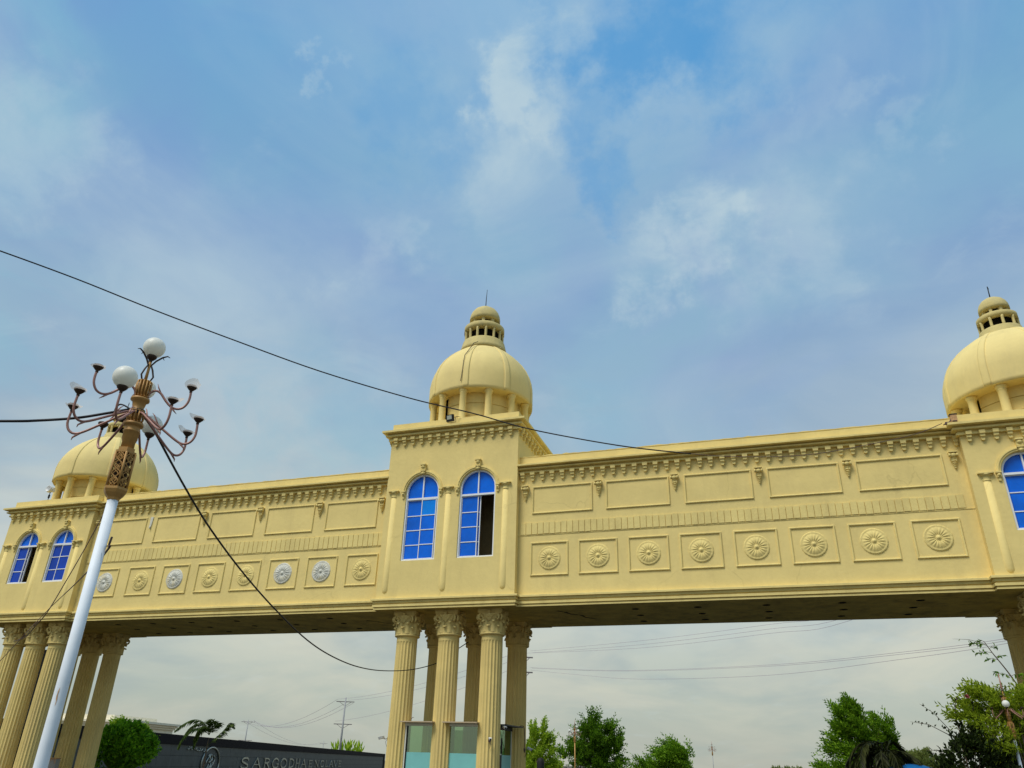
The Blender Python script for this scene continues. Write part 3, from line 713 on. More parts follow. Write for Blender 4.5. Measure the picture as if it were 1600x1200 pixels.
for bi, B in enumerate(BR):
    a, b = B['a'], B['b']
    gobj('wall', MB().box(a, b, T0, T0+.18, ZB+.02, 8.166), M_pl, ROOT)
    gobj('wall', MB().box(a, b, BD-.18, BD, ZB+.02, 8.166), M_pl, ROOT)
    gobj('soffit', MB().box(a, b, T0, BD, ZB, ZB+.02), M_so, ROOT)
    gobj('roof', MB().box(a, b, T0+.18, BD-.18, 7.9, 8.0), M_tr, ROOT)
    for path in ([(a-.01, T0), (b+.01, T0)], [(b+.01, BD), (a-.01, BD)]):
        gobj('cornice', sweep(path, CORN(7.6675, 7.8732)), M_tr, ROOT)
        gobj('base_moulding', sweep(path, BASEP), M_tr, ROOT)
    # parapet capping with broken lumps of plaster
    mb = MB(); rnd = random.Random(bi+40); ns = 90; vs = []; fs = []
    for k in range(ns+1):
        xx = a+(b-a)*k/ns; hz = 8.178+rnd.uniform(-.008,.010)+(.016 if rnd.random() < .08 else 0); yo = T0-.012+rnd.uniform(-.003,.003)
        vs += [(xx, yo, 8.160), (xx, yo, hz), (xx, T0+.2, hz), (xx, T0+.2, 8.160)]
    for k in range(ns):
        for q in range(4): i0 = k*4+q; i1 = k*4+(q+1) % 4; fs.append((i0, i1, i1+4, i0+4))
    fs += [(0,1,2,3), tuple(ns*4+q for q in (3,2,1,0))]; mb.add(vs, fs)
    gobj('parapet_cap', mb, M_tr, ROOT)
    xx = B['d0']
    while a+.02 < xx < b-.02:
        link('dentil', ME_dent, ROOT, G(xx+random.Random(int(xx*50)).uniform(-.008,.008), T0+random.Random(int(xx*70)).uniform(0,.012), 7.655)); xx += B['ds']*(1 if bi else -1)
    for (xa, xb) in B['up']:
        gobj('panel_moulding', frame(xb-xa, B['uz'][1]-B['uz'][0]), M_tr, ROOT, ((xa+xb)/2, T0, sum(B['uz'])/2))
    for i, xc in enumerate(B['cor']):
        gr = bi == 0 and i == 1
        link('corbel', ME_stub if gr else ME_cor, ROOT, G(xc, T0, 7.24), label='broken grey stub of a corbel' if gr else None)
    for i, xa in enumerate(B['ro']):
        gobj('panel_moulding', frame(B['rw'], B['rz'][1]-B['rz'][0]), M_tr, ROOT, (xa+B['rw']/2, T0, sum(B['rz'])/2))
        link('rosette', ME_ros, ROOT, G(xa+B['rw']/2, T0, B['rzc']), (0, random.Random(i+bi*9).uniform(-.2,.2), 0))
    z0, z1 = B['fl']; pw = .171
    n = int((b-a-.08)/pw); st = a+.06 if bi else b-.06-n*pw
    for k in range(n):
        rnd = random.Random(k+100*bi); e = rnd.uniform(0, .006)
        mb = MB(); mb.box(-pw/2+.008, pw/2-.008, -.022-e, 0, z0+rnd.uniform(-.005,.005), z1+rnd.uniform(-.01,.01))
        gobj('flute_panel', mb, M_tr, ROOT, (st+(k+.5)*pw, T0, 0))
    gobj('string_course', MB().box(a, b, T0-.012, T0+.001, z0-.03, z0-.012), M_tr, ROOT)
# soffit light holes
for gx in (5.17, 6.9, 8.63, 10.45, 12.17, -4.2, -5.9, -7.5, -9.3, -10.85, -12.3):
    for gy in (1.05, 2.0, 2.98):
        rnd = random.Random(int(gx*100+gy*10))
        mb = MB().lathe([(.085, -.004), (.10, -.004), (.10, .0), (.085, .0)], 16, cap=False)
        mb.lathe([(.001, -.002), (.085, -.002)], 16, cap=False)
        gobj('light_hole', mb, M_dk, ROOT, (gx+rnd.uniform(-.05,.05), gy, ZB))
# cracks of broken plaster beside the centre tower soffit
for pts in ([(3.05,.95),(3.22,1.2),(3.3,1.5),(3.55,1.75),(3.6,2.1),(3.85,2.4)], [(-3.2,1.6),(-2.95,1.85),(-2.8,2.15),(-2.5,2.2)]):
    mb = MB(); 
    for (p, q) in zip(pts, pts[1:]):
        d = Vector((q[0]-p[0], q[1]-p[1])).normalized(); nn = Vector((-d.y, d.x))*.045
        mb.add([(p[0]-nn.x, p[1]-nn.y, ZB-.003), (p[0]+nn.x, p[1]+nn.y, ZB-.003), (q[0]+nn.x*.4, q[1]+nn.y*.4, ZB-.003), (q[0]-nn.x*.4, q[1]-nn.y*.4, ZB-.003)], [(0,1,2,3)])
    gobj('plaster_crack', mb, M_dk, ROOT)
# grey unpainted rosettes on the left bridge
for o in ROOT.children:
    if o.name.startswith('rosette') and o.location.x < 0:
        i = min(range(8), key=lambda k: abs(BR[0]['ro'][k]+.525-o.location.x/S))
        if i in (0, 2, 5, 6): o.data = ME_rosg; o['label'] = 'bare grey cement rosette'

# ------------------------------------------------------------------ street lamps
def lamp_parts():
    ME = {}
    h = 4.37
    mb = MB().lathe([(.078, 0), (.075, .3), (.066, 2.2), (.062, h)], 20); ME['pole'] = mb.mesh('pole', M_pw)
    mb = MB().lathe([(.16, 0), (.16, .06), (.12, .12), (.11, .5), (.09, .56)], 16); ME['pole_base'] = mb.mesh('pole_base', M_pw)
    mb = MB()
    a0 = R(20)
    # hexagonal lantern box: flare, corner posts, core, cap rings
    mb.lathe([(.075, h-.03), (.085, h), (.125, h+.05), (.145, h+.09), (.145, h+.12), (.125, h+.125)], 6, a0=a0, sm=False)
    mb.lathe([(.125, h+.56), (.135, h+.565), (.135, h+.59), (.105, h+.60), (.105, h+.64), (.05, h+.645)], 6, a0=a0, sm=False)
    rp = .128
    for k in range(6):
        a = a0+k*PI/3; x, y = rp*math.cos(a), rp*math.sin(a); mb.tube([(x, y, h+.12), (x, y, h+.57)], .014, 6)
    ME['lantern_box'] = mb.mesh('lantern_box', M_br)
    ME['core'] = MB().lathe([(.078, h+.10), (.078, h+.57)], 12).mesh('core', M_cu)
    # filigree: scrolls on every face
    mb = MB()
    for k in range(6):
        a = a0+k*PI/3; b = a+PI/3
        p0 = Vector((rp*math.cos(a), rp*math.sin(a), 0)); p1 = Vector((rp*math.cos(b), rp*math.sin(b), 0))
        def Q(s_, z): q = p0.lerp(p1, s_); return (q.x, q.y, h+z)
        for ph in (0, PI):
            mb.tube([Q(.5+.38*math.sin(ph+t*.42), .13+.43*t/30) for t in range(31)], .0085, 4)
        for ph in (PI/2, 3*PI/2):
            mb.tube([Q(.5+.24*math.sin(ph+t*.62), .13+.43*t/30) for t in range(31)], .007, 4)
        for zc in (.20, .345, .49):
            mb.tube([Q(.5+.22*math.cos(t*.55)*(1-t/26), zc+.045*math.sin(t*.55)*(1-t/30)) for t in range(20)], .007, 4)
    ME['filigree'] = mb.mesh('filigree', M_br)
    mb = MB()
    mb.lathe([(.078, h+.64), (.078, h+.74), (.085, h+.745), (.085, h+.765), (.092, h+.77), (.092, h+.86), (.10, h+.865), (.10, h+.885), (.092, h+.89), (.092, h+.945), (.12, h+.955), (.12, h+.985), (.08, h+.99)], 24)
    mb.lathe([(.072, h+.98), (.072, h+1.14), (.095, h+1.15), (.095, h+1.165), (.06, h+1.18), (.075, h+1.23), (.085, h+1.29), (.115, h+1.31), (.115, h+1.335), (.08, h+1.345)], 24)
    mb.lathe([(.066, h+1.34), (.066, h+1.58), (.085, h+1.59), (.02, h+1.60)], 20)
    mb.lathe([(.018, h+1.58), (.018, h+1.88)], 8)
    for zz, r0, r1, z1 in ((h+.985, .078, .098, h+1.14), (h+1.35, .072, .09, h+1.58)):
        for k in range(14):
            a = 2*PI*k/14; mb.tube([(r0*math.cos(a), r0*math.sin(a), zz), (r1*math.cos(a), r1*math.sin(a), (zz+z1)/2), (r1*math.cos(a), r1*math.sin(a), z1)], .009, 5)
    for k in range(16):
        a = 2*PI*k/16; mb.sphere((.105*math.cos(a), .105*math.sin(a), h+1.0), .008, 6, 4); mb.sphere((.10*math.cos(a), .10*math.sin(a), h+1.36), .008, 6, 4)
    ME['column_head'] = mb.mesh('column_head', M_br)
    # scroll leaves round the top stem
    mb = MB()
    for k in range(3):
        a = R(25+120*k); d = Vector((math.cos(a), math.sin(a)))
        mb.tube([(d.x*q, d.y*q, h+z) for q, z in ((.05,1.58),(.085,1.66),(.055,1.76),(.022,1.83),(.07,1.90),(.14,1.96),(.20,1.985),(.235,1.965))], [.010,.012,.012,.012,.012,.012,.009,.004], 6)
        mb.tube([(d.x*q, d.y*q, h+z) for q, z in ((.14,1.96),(.17,1.92))], [.009,.002], 5)
    ME['top_scroll'] = mb.mesh('top_scroll', M_cu)
    zc = 5.48
    mb = MB().tube(smooth([(q, 0, z) for q, z in ((.07,5.50),(.14,5.475),(.26,5.39),(.40,5.29),(.52,5.205),(.61,5.155),(.68,5.155),(.735,5.20),(.765,5.28),(.765,5.38),(.76,5.45))], 3), .0155, 8)
    mb.tube([(.57,0,5.175),(.63,0,5.125),(.66,.0,5.095),(.665,0,5.06)], [.012,.013,.01,.003], 6)
    mb.tube([(.30,0,5.36),(.26,0,5.43),(.22,0,5.50),(.19,0,5.53)], [.010,.010,.008,.003], 5)
    ME['arm'] = mb.mesh('arm', M_ar)
    zu = 5.93
    mb = MB().tube(smooth([(q, 0, z) for q, z in ((.075,5.72),(.09,5.80),(.15,5.85),(.22,5.825),(.30,5.73),(.38,5.655),(.46,5.63),(.53,5.66),(.575,5.74),(.585,5.83),(.58,5.90))], 3), .0155, 8)
    mb.tube([(.37,0,5.66),(.43,0,5.60),(.47,0,5.56)], [.012,.011,.003], 6); mb.tube([(.24,0,5.80),(.18,0,5.90),(.16,0,5.95)], [.01,.009,.003], 5)
    ME['upper_arm'] = mb.mesh('upper_arm', M_ar)
    mb = MB().lathe([(.014, -.05), (.020, -.035), (.017, -.02), (.030, -.01), (.060, .025), (.066, .045), (.060, .055), (.02, .05)], 20); ME['cup'] = mb.mesh('cup', M_cu)
    ME['globe'] = MB().sphere((0, 0, .17), .14, 32, 20).mesh('globe', M_gl)
    for j in range(5):    # jagged remains of broken globes
        rnd = random.Random(j+3); mb = MB(); n = 16; vs = []; fs = []
        for i in range(4):
            for k in range(n):
                a = 2*PI*k/n; hh = (.25+.75*max(0, math.cos(a+j*1.7))**1.5+rnd.uniform(-.12,.12))*(.40+.07*j)
                th = PI-.50-i/3*hh*1.5; vs.append((.14*math.sin(th)*math.cos(a), .14*math.sin(th)*math.sin(a), .17+.14*math.cos(th)))
        for i in range(3):
            for k in range(n): k2 = (k+1) % n; fs.append((i*n+k, i*n+k2, (i+1)*n+k2, (i+1)*n+k))
        ME['shard%d' % j] = mb.add(vs, fs, 0, True).mesh('broken_globe', M_sh)
    return ME
LM = lamp_parts()
def lamp(loc, rz, label, globes_low, globes_up, upper=(240, 33, 135), scale=1.0, bare=False, pole=None, top=True):
    t = thing('street_lamp', label, 'street lamp', loc, rz, 'ornamental street lamps'); t.scale = (scale,)*3
    for k in ('pole', 'pole_base', 'lantern_box', 'column_head', 'top_scroll'):
        me = LM[k]
        if k == 'pole' and pole: me = me.copy(); me.materials.clear(); me.materials.append(pole)
        o = link(k, me, t)
        if k == 'lantern_box': link('core', LM['core'], o); link('filigree', LM['filigree'], o)
    def head(o, x, z, glob, j, rot):
        c = link('cup', LM['cup'], o, (x, 0, z)); 
        if glob: link('globe', LM['globe'], o, (x, 0, z-.0))
        elif not bare and j is not None: link('broken_globe', LM['shard%d' % j], o, (x, 0, z-.02), (0, 0, rot))
    for k in range(8):
        a = R(255-45*k); o = link('arm', LM['arm'], t, rot=(0, 0, a))
        head(o, .76, 5.48, k in globes_low, None if k == 2 else (k*2) % 5, k*1.9)
    for i, d in enumerate(upper):
        o = link('arm', LM['upper_arm'], t, rot=(0, 0, R(d)))
        head(o, .58, 5.93, i in globes_up, i+1, i*2.1)
    if top: c = link('cup', LM['cup'], t, (0, 0, 6.29)); link('globe', LM['globe'], t, (0, 0, 6.30))
    else: link('spire', MB().lathe([(.02, 6.2), (.045, 6.35), (.03, 6.5), (.015, 6.9)], 8).mesh('spire', M_ar), t)
    return t
lamp((4.3015, -20.063, 0), 0, 'near ornate bronze street lamp on a white pole with broken glass globes and cables', {3, 7}, {2})
lamp((-9.91, 60.35, 0), 1.1, 'tan street lamp with small white globes standing before the dark tree right of the booth', {0, 2, 5}, {0, 2}, (10, 130, 250), .88, pole=M_br, top=False)
lamp((-1.37, 127.44, 0), .4, 'tiny far street lamp head with bare arms alone against the pale sky', set(), set(), (0, 90, 180, 270), .90, bare=True, pole=M_cn, top=False)
lamp((16.76, -4.85, 0), .84, 'white-poled small garden lamp half hidden in the yellow-green shrub at the right edge', {1, 4}, set(), (20, 200), .56, bare=True, top=False)
mb = MB(); mb.sphere((0,0,0), 1, 12, 8)
# rust patch sits on the near pole as paint damage
rp_ = MB(); vs = []; fs = []
for i in range(9):
    t_ = i/8; hw = .22*math.sin(PI*t_)*(1+.3*math.sin(i*2.3))
    for e in (-1, 0, 1):
        a = R(-62)+e*hw*.45+.05*math.sin(i); rr = .0690; vs.append((rr*math.cos(a), rr*math.sin(a), 2.02+.20*t_))
for i in range(8):
    for j in range(2): q = i*3+j; fs.append((q, q+1, q+4, q+3))
near = [o for o in COL.objects if o.name == 'street_lamp'][0]
link('rust_patch', rp_.add(vs, fs, 0, True).mesh('rust_patch', M_ru), near)

# ------------------------------------------------------------------ cables near the gate
def cable(name, pts, rad, M, label, cat='cable', group=None, n=6):
    o = link(name, MB().tube(smooth(pts, n), rad, 6).mesh(name, M)); tag(o, label, cat, group); return o
cable('overhead_cable', [(-16.5,-30.0,14.9),(-13.6,-21.0,15.6),(-11.346,-14.0,16.084),(-10.952,-13.0,16.216),(-9.757,-11.0,16.199),(-8.143,-9.0,15.885),(-5.938,-7.0,15.352),(-3.521,-5.0,14.77),(-0.657,-3.0,14.207),(1.649,-2.0,13.725),(3.295,-1.4,13.257),(4.971,-1.0,12.843),(7.366,-0.8,12.238),(9.642,-0.6,11.816)], .024, M_cb, 'long black cable sloping across the sky from upper left down past the centre dome')
cable('loose_cable', [(9.642,-0.6,11.816),(10.873,-0.45,11.657),(12.575,-0.4,11.503),(13.985,-0.4,11.499),(15.601,-0.4,11.67),(17.036,-0.45,11.876),(17.888,-0.42,12.18)], .012, M_cp, 'thin loose cable drooping over the dentils of the right bridge up to the corner')
cable('lamp_cable', [(-14.0,-27.5,6.6),(-5.0,-24.0,5.2),(1.2,-21.6,5.10),(2.95,-20.8,5.231),(3.199,-20.5,5.34),(3.59,-20.3,5.418),(3.879,-20.15,5.513),(4.137,-20.06,5.577),(4.25,-20.06,5.56)], .017, M_cb, 'black cable running level from the near lamp out of the left edge')
cable('sagging_cable', [(4.391,-20.0,5.511),(4.148,-19.5,5.444),(3.446,-18.0,5.245),(2.803,-16.5,5.047),(2.063,-14.5,4.79),(1.371,-12.3,4.507),(0.486,-9.5,4.27),(-0.215,-7.0,4.183),(-0.757,-4.5,4.191),(-1.145,-2.0,4.346),(-1.199,0.4,4.647),(-0.89,1.9,5.042),(-0.703,2.5,5.375),(-0.459,3.0,5.728),(-0.272,3.55,6.053)], .017, M_cb, 'black cable sagging from the near lamp to the columns under the centre tower')
cable('drop_cable', [(-14.395,-3.0,10.512),(-14.847,-3.0,9.181),(-15.368,-3.0,7.839),(-15.894,-3.0,6.585),(-16.853,-2.5,6.19),(-18.453,-1.5,5.863),(-20.6,-.2,5.9)], .02, M_cp, 'thin straight brown wire slanting in front of the left tower corner')
cable('drop_cable', [(4.373,-20.0,3.90),(4.36,-20.0,3.80),(4.316,-19.95,3.779),(2.08,-18.0,4.161),(-4.917,-12.0,5.328),(-15.659,-3.2,6.618),(-16.488,-3.2,5.702),(-17.39,-3.2,4.677),(-18.062,-3.2,3.923),(-20.2,-3.2,1.4),(-21.3,-3.2,0.0)], .013, M_cp, 'thin wire leaving the white lamp pole and crossing the left tower to the left edge')
# coil of cable ends on the near lamp
mb = MB(); lx, ly = 4.3015, -20.063
for k in range(3): mb.tube([(lx+.085*math.cos(t*.5), ly+.085*math.sin(t*.5), 5.50+k*.02+.006*math.sin(t)) for t in range(14)], .012, 5)
mb.tube(smooth([(lx-.09,ly,5.56),(lx-.25,ly-.05,5.64),(lx-.33,ly-.04,5.56),(lx-.24,ly-.02,5.42),(lx-.10,ly-.02,5.46)]), .011, 5)
tag(link('cable_coil', mb.mesh('cable_coil', M_cb)), 'knot of black cable wound round the near lamp below its arms', 'cable')

# ------------------------------------------------------------------ fittings on the gate
def xf(mb, x, y, z, rz=0): return mb.tf(Matrix.Translation(Vector(G(x, y, z))) @ Matrix.Rotation(rz, 4, 'Z'))
t = thing('floodlight', 'black square floodlight on the parapet below the centre dome', 'floodlight', G(-.06, -.06, 9.42))
mb = MB().box(-.17, .17, -.16, -.05, .06, .34); link('housing', mb.mesh('housing', M_bk), t, rot=(R(12), 0, R(-12)))
mb = MB().box(-.115, .115, -.172, -.162, .14, .305); link('lens', mb.mesh('lens', M_fl), t, rot=(R(12), 0, R(-12)))
mb = MB().tube([(-.19,-.1,.2),(-.19,-.02,.03),(.19,-.02,.03),(.19,-.1,.2)], .012, 6); mb.tube([(.17,-.08,.24),(.24,.0,.28),(.34,.06,.27)], .010, 5); link('bracket', mb.mesh('bracket', M_bk), t)
t = thing('siren_speaker', 'white horn-shaped unit on a stalk at the left dome edge', 'speaker', G(-15.95, 0.05, 8.18))
mb = MB().tube([(0,0,0),(0,0,.42)], .02, 6); mb.box(-.035,.035,-.03,.03,.08,.24); link('stalk', mb.mesh('stalk', M_bk), t)
mb = MB(); mb.lathe([(.05,-.10),(.09,-.08),(.15,.06),(.17,.16),(.15,.16),(.04,.02)], 20); mb.tf(Matrix.Translation((0,-.02,.50)) @ Matrix.Rotation(R(82), 4, 'X') @ Matrix.Rotation(0, 4, 'Z')); link('horn', mb.mesh('horn', M_wh), t)
mb = MB().box(-.22, .16, -.04, .10, .40, .60); link('housing', mb.mesh('housing', M_wh), t)
t = thing('junction_box', 'small rusty box with dangling wire on the right tower cornice corner', 'junction box', G(13.52, -.16, 7.90))
mb = MB().box(-.03, .16, -.06, .10, .0, .26); link('case', mb.mesh('case', M_ru), t)
mb = MB().box(-.05, .18, -.07, .11, .26, .29); mb.box(-.0, .13, -.065, -.055, .0, .04); link('lid', mb.mesh('lid', M_bk), t)
mb = MB().tube([(-.28,.02,-.06),(-.18,.0,-.01),(-.10,-.02,.0),(-.02,-.02,.10)], .02, 5); mb.box(-.22,-.10,-.04,.04,-.06,.02); link('conduit', mb.mesh('conduit', M_cp), t)
def cctv(x, y, z, rz, tilt, label, off=.16):
    t = thing('security_camera', label, 'security camera', G(x, y, z), rz, 'security cameras on the columns')
    mb = MB().box(-.04, .04, -.01, .02, -.05, .05); mb.tube([(0,0,0),(0,-off*.6,-.01),(0,-off,.02)], .013, 6); mb.tube([(0,0,-.03),(.03,-.06,-.10),(.02,-.02,-.22),(0,.0,-.26)], .007, 5); link('bracket', mb.mesh('bracket', M_cp), t)
    mb = MB(); mb.tube([(0,.10,0),(0,-.11,0)], .042, 12); mb.box(-.048,.048,-.14,.09,.036,.046); b = link('body', mb.mesh('body', M_wh), t, (0, -off-.05, .03), (tilt, 0, 0))
    link('lens', MB().tube([(0,-.111,0),(0,-.118,0)], .034, 12).mesh('lens', M_ln), b)
cctv(-1.60, .56, .52, R(-62), R(14), 'white security camera on the left side of the first centre column')
cctv(1.42, .34, .53, R(25), R(10), 'white security camera on the front of the third centre column')
cctv(1.55, .95, .83, R(40), R(12), 'white security camera under the side roof edge of the glass booth')
cctv(1.60, 2.80, .37, R(80), R(20), 'small white security camera low on the rear right centre column')
t = thing('electrical_box', 'grey electrical box with a rusted top on the rear left column', 'electrical box', G(-14.95, 2.42, -.9))
link('case', MB().box(-.28, .28, -.12, .10, 0, .86).mesh('case', M_cn), t)
link('top_flange', MB().box(-.30, .30, -.14, .12, .86, .90).mesh('top_flange', M_ru), t)
mb = MB(); rnd = random.Random(4)
for k in range(7): xk = -.24+k*.075; mb.box(xk, xk+.04, -.124, -.1205, .86-rnd.uniform(.05,.22), .86)
link('rust_streak', mb.mesh('rust_streak', M_ru), t)
# black service mast behind the left tower's third column
t = thing('service_mast', 'tall thin black mast with small brackets between the left tower columns', 'mast', (-16.32*S, 2.15*S, 0))
link('mast', MB().box(-.16, .16, -.12, .12, 0, 5.95).mesh('mast', M_bk), t)
for k in range(9):
    zz = .9+k*.55; mb = MB().box(-.25, -.16, -.03, .03, zz, zz+.05); mb.box(-.265,-.235,-.03,.03,zz+.0,zz+.11); link('bracket', mb.mesh('bracket', M_bk), t)

# ------------------------------------------------------------------ glass booth between the centre columns
BX0, BX1, BY0, BY1 = -1.29, 1.29, .50, 2.88
t = BT = thing('security_booth', 'glass security booth with green tinted panes set among the centre columns', 'booth', G((BX0+BX1)/2, (BY0+BY1)/2, -1.185))
def bl(name, x0, x1, y0, y1, z0, z1, M, par=None):
    ox, oy, oz = BT.location
    mb = MB().box(x0*S-ox, x1*S-ox, y0*S-oy, y1*S-oy, 1.6+z0*S, 1.6+z1*S); return link(name, mb.mesh(name, M), par or BT)
ZR = .925
for (a, b) in ((-1.05, -.18), (.16, 1.08)):
    bl('roof_edge', a-.03, b+.03, .18, .60, ZR, ZR+.028, M_bo)
    bl('lintel', a, b, .44, .56, ZR-.075, ZR-.002, M_al)
    f = bl('window_frame', a, a+.05, .46, .54, -1.185, ZR-.075, M_al); bl('window_frame', b-.04, b, .46, .54, -1.185, ZR-.075, M_al)
    bl('window_gasket', a+.05, a+.075, .47, .53, -1.185, ZR-.075, M_bk)
    bl('glass_pane', a+.075, b-.04, .495, .505, .21, ZR-.075, M_tg)
    bl('frosted_pane', a+.075, b-.04, .495, .505, -.45, .21, M_fm)
    bl('panel', a+.075, b-.04, .49, .51, -1.185, -.45, M_al)
# right side wall of the booth
ox, oy, oz = BT.location
bl('roof_edge', 1.25, 1.64, 1.02, 2.50, ZR-.01, ZR+.02, M_bk)
bl('lintel', 1.26, 1.32, .96, 2.52, ZR-.10, ZR-.012, M_bk)
bl('glass_pane', 1.285, 1.295, .98, 2.46, .21, ZR-.10, M_tg); bl('frosted_pane', 1.285, 1.295, 1.7, 2.46, -.3, .21, M_fm)
bl('door', 1.28, 1.30, .98, 1.70, -1.185, .21, M_bk)
bl('window_frame', 1.27, 1.31, 2.46, 2.50, -1.185, ZR-.10, M_al); bl('window_frame', 1.27, 1.31, 1.66, 1.70, .21, .62, M_bk); bl('window_frame', 1.27, 1.312, .98, 1.64, .21, .235, M_al)
bl('roof', -1.1, 1.26, .60, 2.6, ZR+.0, ZR+.02, M_bo); bl('rear_wall', -.95, 1.0, 2.86, 2.90, -1.185, .0, M_al)
bl('glass_pane', -1.1, 1.1, 2.875, 2.885, .0, ZR-.08, M_tg)
mb = MB().tube([(0,0,0),(0,0,.10),(.05,0,.16),(.09,0,.15)], .010, 6); link('vent_hook', mb.mesh('vent_hook', M_cp), t, (-.93*S-ox, .55*S-oy, 1.6+(ZR+.02)*S))
mb = MB().tube(smooth([(1.45*S-ox, 2.5*S-oy, 1.6+.93*S), (1.62*S-ox, 2.5*S-oy, 1.6+.97*S), (1.66*S-ox, 2.55*S-oy, 1.6+.88*S), (1.62*S-ox, 2.75*S-oy, 1.6+.5*S), (1.60*S-ox, 2.8*S-oy, 1.6+.3*S)]), .016, 6); link('roof_cable', mb.mesh('roof_cable', M_cp), t)

# ------------------------------------------------------------------ wall with steel letters
A0 = Vector((-29.12, 18.86)); DR = Vector((-.34315, .93928)); NRM = Vector((DR.y, -DR.x))      # NRM points to the camera side
WL = thing('sign_wall', 'long dark grey granite wall with black capping and steel lettering', 'wall', (A0.x, A0.y, 0), math.atan2(DR.y, DR.x))
# local: x along the wall, -y faces the road
HT = 2.86
link('core', MB().box(-24, 134.5, .05, .45, 0, HT-.02).mesh('core', M_bc), WL)
link('capping', MB().box(-24.1, 135, -.10, .55, HT-.64, HT+.0).mesh('capping', M_bc), WL)
s0 = -24; k = 0
while s0 < 134:
    w_ = 2.4 if s0 < 40 else 4.8
    for (za, zb_) in ((.0, .74), (.75, 1.48), (1.49, HT-.645)):
        e = random.Random(k).uniform(0, .008); k += 1
        link('granite_slab', MB().box(s0+.008, s0+w_-.008, -.0-e, .05, za+.004, zb_-.004).mesh('granite_slab', M_gt), WL)
    s0 += w_
link('end_post', MB().box(134.5, 136.5, -.14, .5, 0, HT+.003).mesh('end_post', M_bc), WL)
# letters: thick and thin strokes with serifs, drawn in a 1 x 1 cell
LT = {
 'S': [([(.86,.78),(.80,.93),(.55,1.0),(.25,.93),(.14,.76),(.28,.60),(.62,.46),(.86,.30),(.80,.10),(.50,0),(.22,.05),(.12,.22)], .11)],
 'A': [([(.05,0),(.48,1.0)], .06), ([(.48,1.0),(.92,0)], .13), ([(.22,.36),(.72,.36)], .05)],
 'R': [([(.2,0),(.2,1)], .13), ([(.2,.97),(.6,.97),(.82,.86),(.82,.64),(.6,.52),(.2,.52)], .09), ([(.5,.52),(.92,0)], .13)],
 'G': [([(.88,.76),(.76,.93),(.52,1.0),(.24,.88),(.1,.5),(.24,.12),(.52,0),(.76,.05),(.86,.14),(.86,.42)], .11), ([(.66,.42),(.98,.42)], .05)],
 'O': [([(.5+.42*math.cos(2*PI*q/20), .5+.5*math.sin(2*PI*q/20)) for q in range(21)], .11)],
 'D': [([(.2,0),(.2,1)], .13), ([(.2,.97),(.55,.97),(.84,.8),(.92,.5),(.84,.2),(.55,.03),(.2,.03)], .09)],
 'H': [([(.18,0),(.18,1)], .13), ([(.82,0),(.82,1)], .13), ([(.18,.5),(.82,.5)], .05)],
 'E': [([(.2,0),(.2,1)], .13), ([(.2,.97),(.85,.97),(.87,.8)], .05), ([(.2,.5),(.7,.5)], .05), ([(.2,.03),(.87,.03),(.9,.22)], .05)],
 'N': [([(.18,0),(.18,1)], .06), ([(.18,1),(.82,0)], .13), ([(.82,0),(.82,1)], .06)],
 'C': [([(.88,.76),(.76,.93),(.52,1.0),(.24,.88),(.1,.5),(.24,.12),(.52,0),(.78,.07),(.9,.24)], .11)],
 'L': [([(.2,0),(.2,1)], .13), ([(.2,.03),(.85,.03),(.88,.24)], .05)],
 'V': [([(.08,1),(.5,0)], .13), ([(.5,0),(.92,1)], .06)]}
SER = {'A': [(.05,0),(.92,0)], 'R': [(.2,0),(.2,1),(.92,0)], 'D': [(.2,0),(.2,1)], 'H': [(.18,0),(.18,1),(.82,0),(.82,1)], 'E': [(.2,0),(.2,1)], 'N': [(.18,0),(.16,1),(.82,1)], 'L': [(.2,0),(.2,1)], 'V': [(.08,1),(.92,1)]}
def stroke(mb, pts, w, sx, sz, y0, y1):
    P = [Vector((p[0]*sx, p[1]*sz)) for p in pts]
    for a, b in zip(P, P[1:]):
        d = (b-a); 
        if d.length < 1e-6: continue
        d.normalize(); n_ = Vector((-d.y, d.x))*w/2; a2 = a-d*w*.2; b2 = b+d*w*.2
        mb.prism([(a2+n_)[:], (b2+n_)[:], (b2-n_)[:], (a2-n_)[:]], 'y', y0, y1)
def letter(ch, s_, w, z0, h):
    mb = MB()
    for i, (pts, t_) in enumerate(LT[ch]): stroke(mb, pts, t_*h*1.5, w, h, -.10-.003*i, -.02)
    for (px, pz) in SER.get(ch, []): stroke(mb, [(px-.14, pz), (px+.14, pz)], .05*h, w, h, -.095, -.02)
    link('letter', mb.mesh('letter', M_st), WL, (s_, 0, z0))
# positions read off the wall: SARGODHA, then ENCLAVE
seq = [('S',22.5,3.1),('A',26.6,3.4),('R',30.8,2.7),('G',34.2,3.2),('O',38.0,3.2),('D',41.9,3.0),('H',45.5,2.6),('A',48.6,3.2)]
seq2 = [('E',53.2,2.7),('N',57.0,3.2),('C',61.0,2.9),('L',64.8,2.4),('A',67.8,3.3),('V',71.5,3.3),('E',75.6,2.9)]
for ch, s_, w in seq: letter(ch, s_, w, .52, .92)
for ch, s_, w in seq2: letter(ch, s_, w, .52, .78)
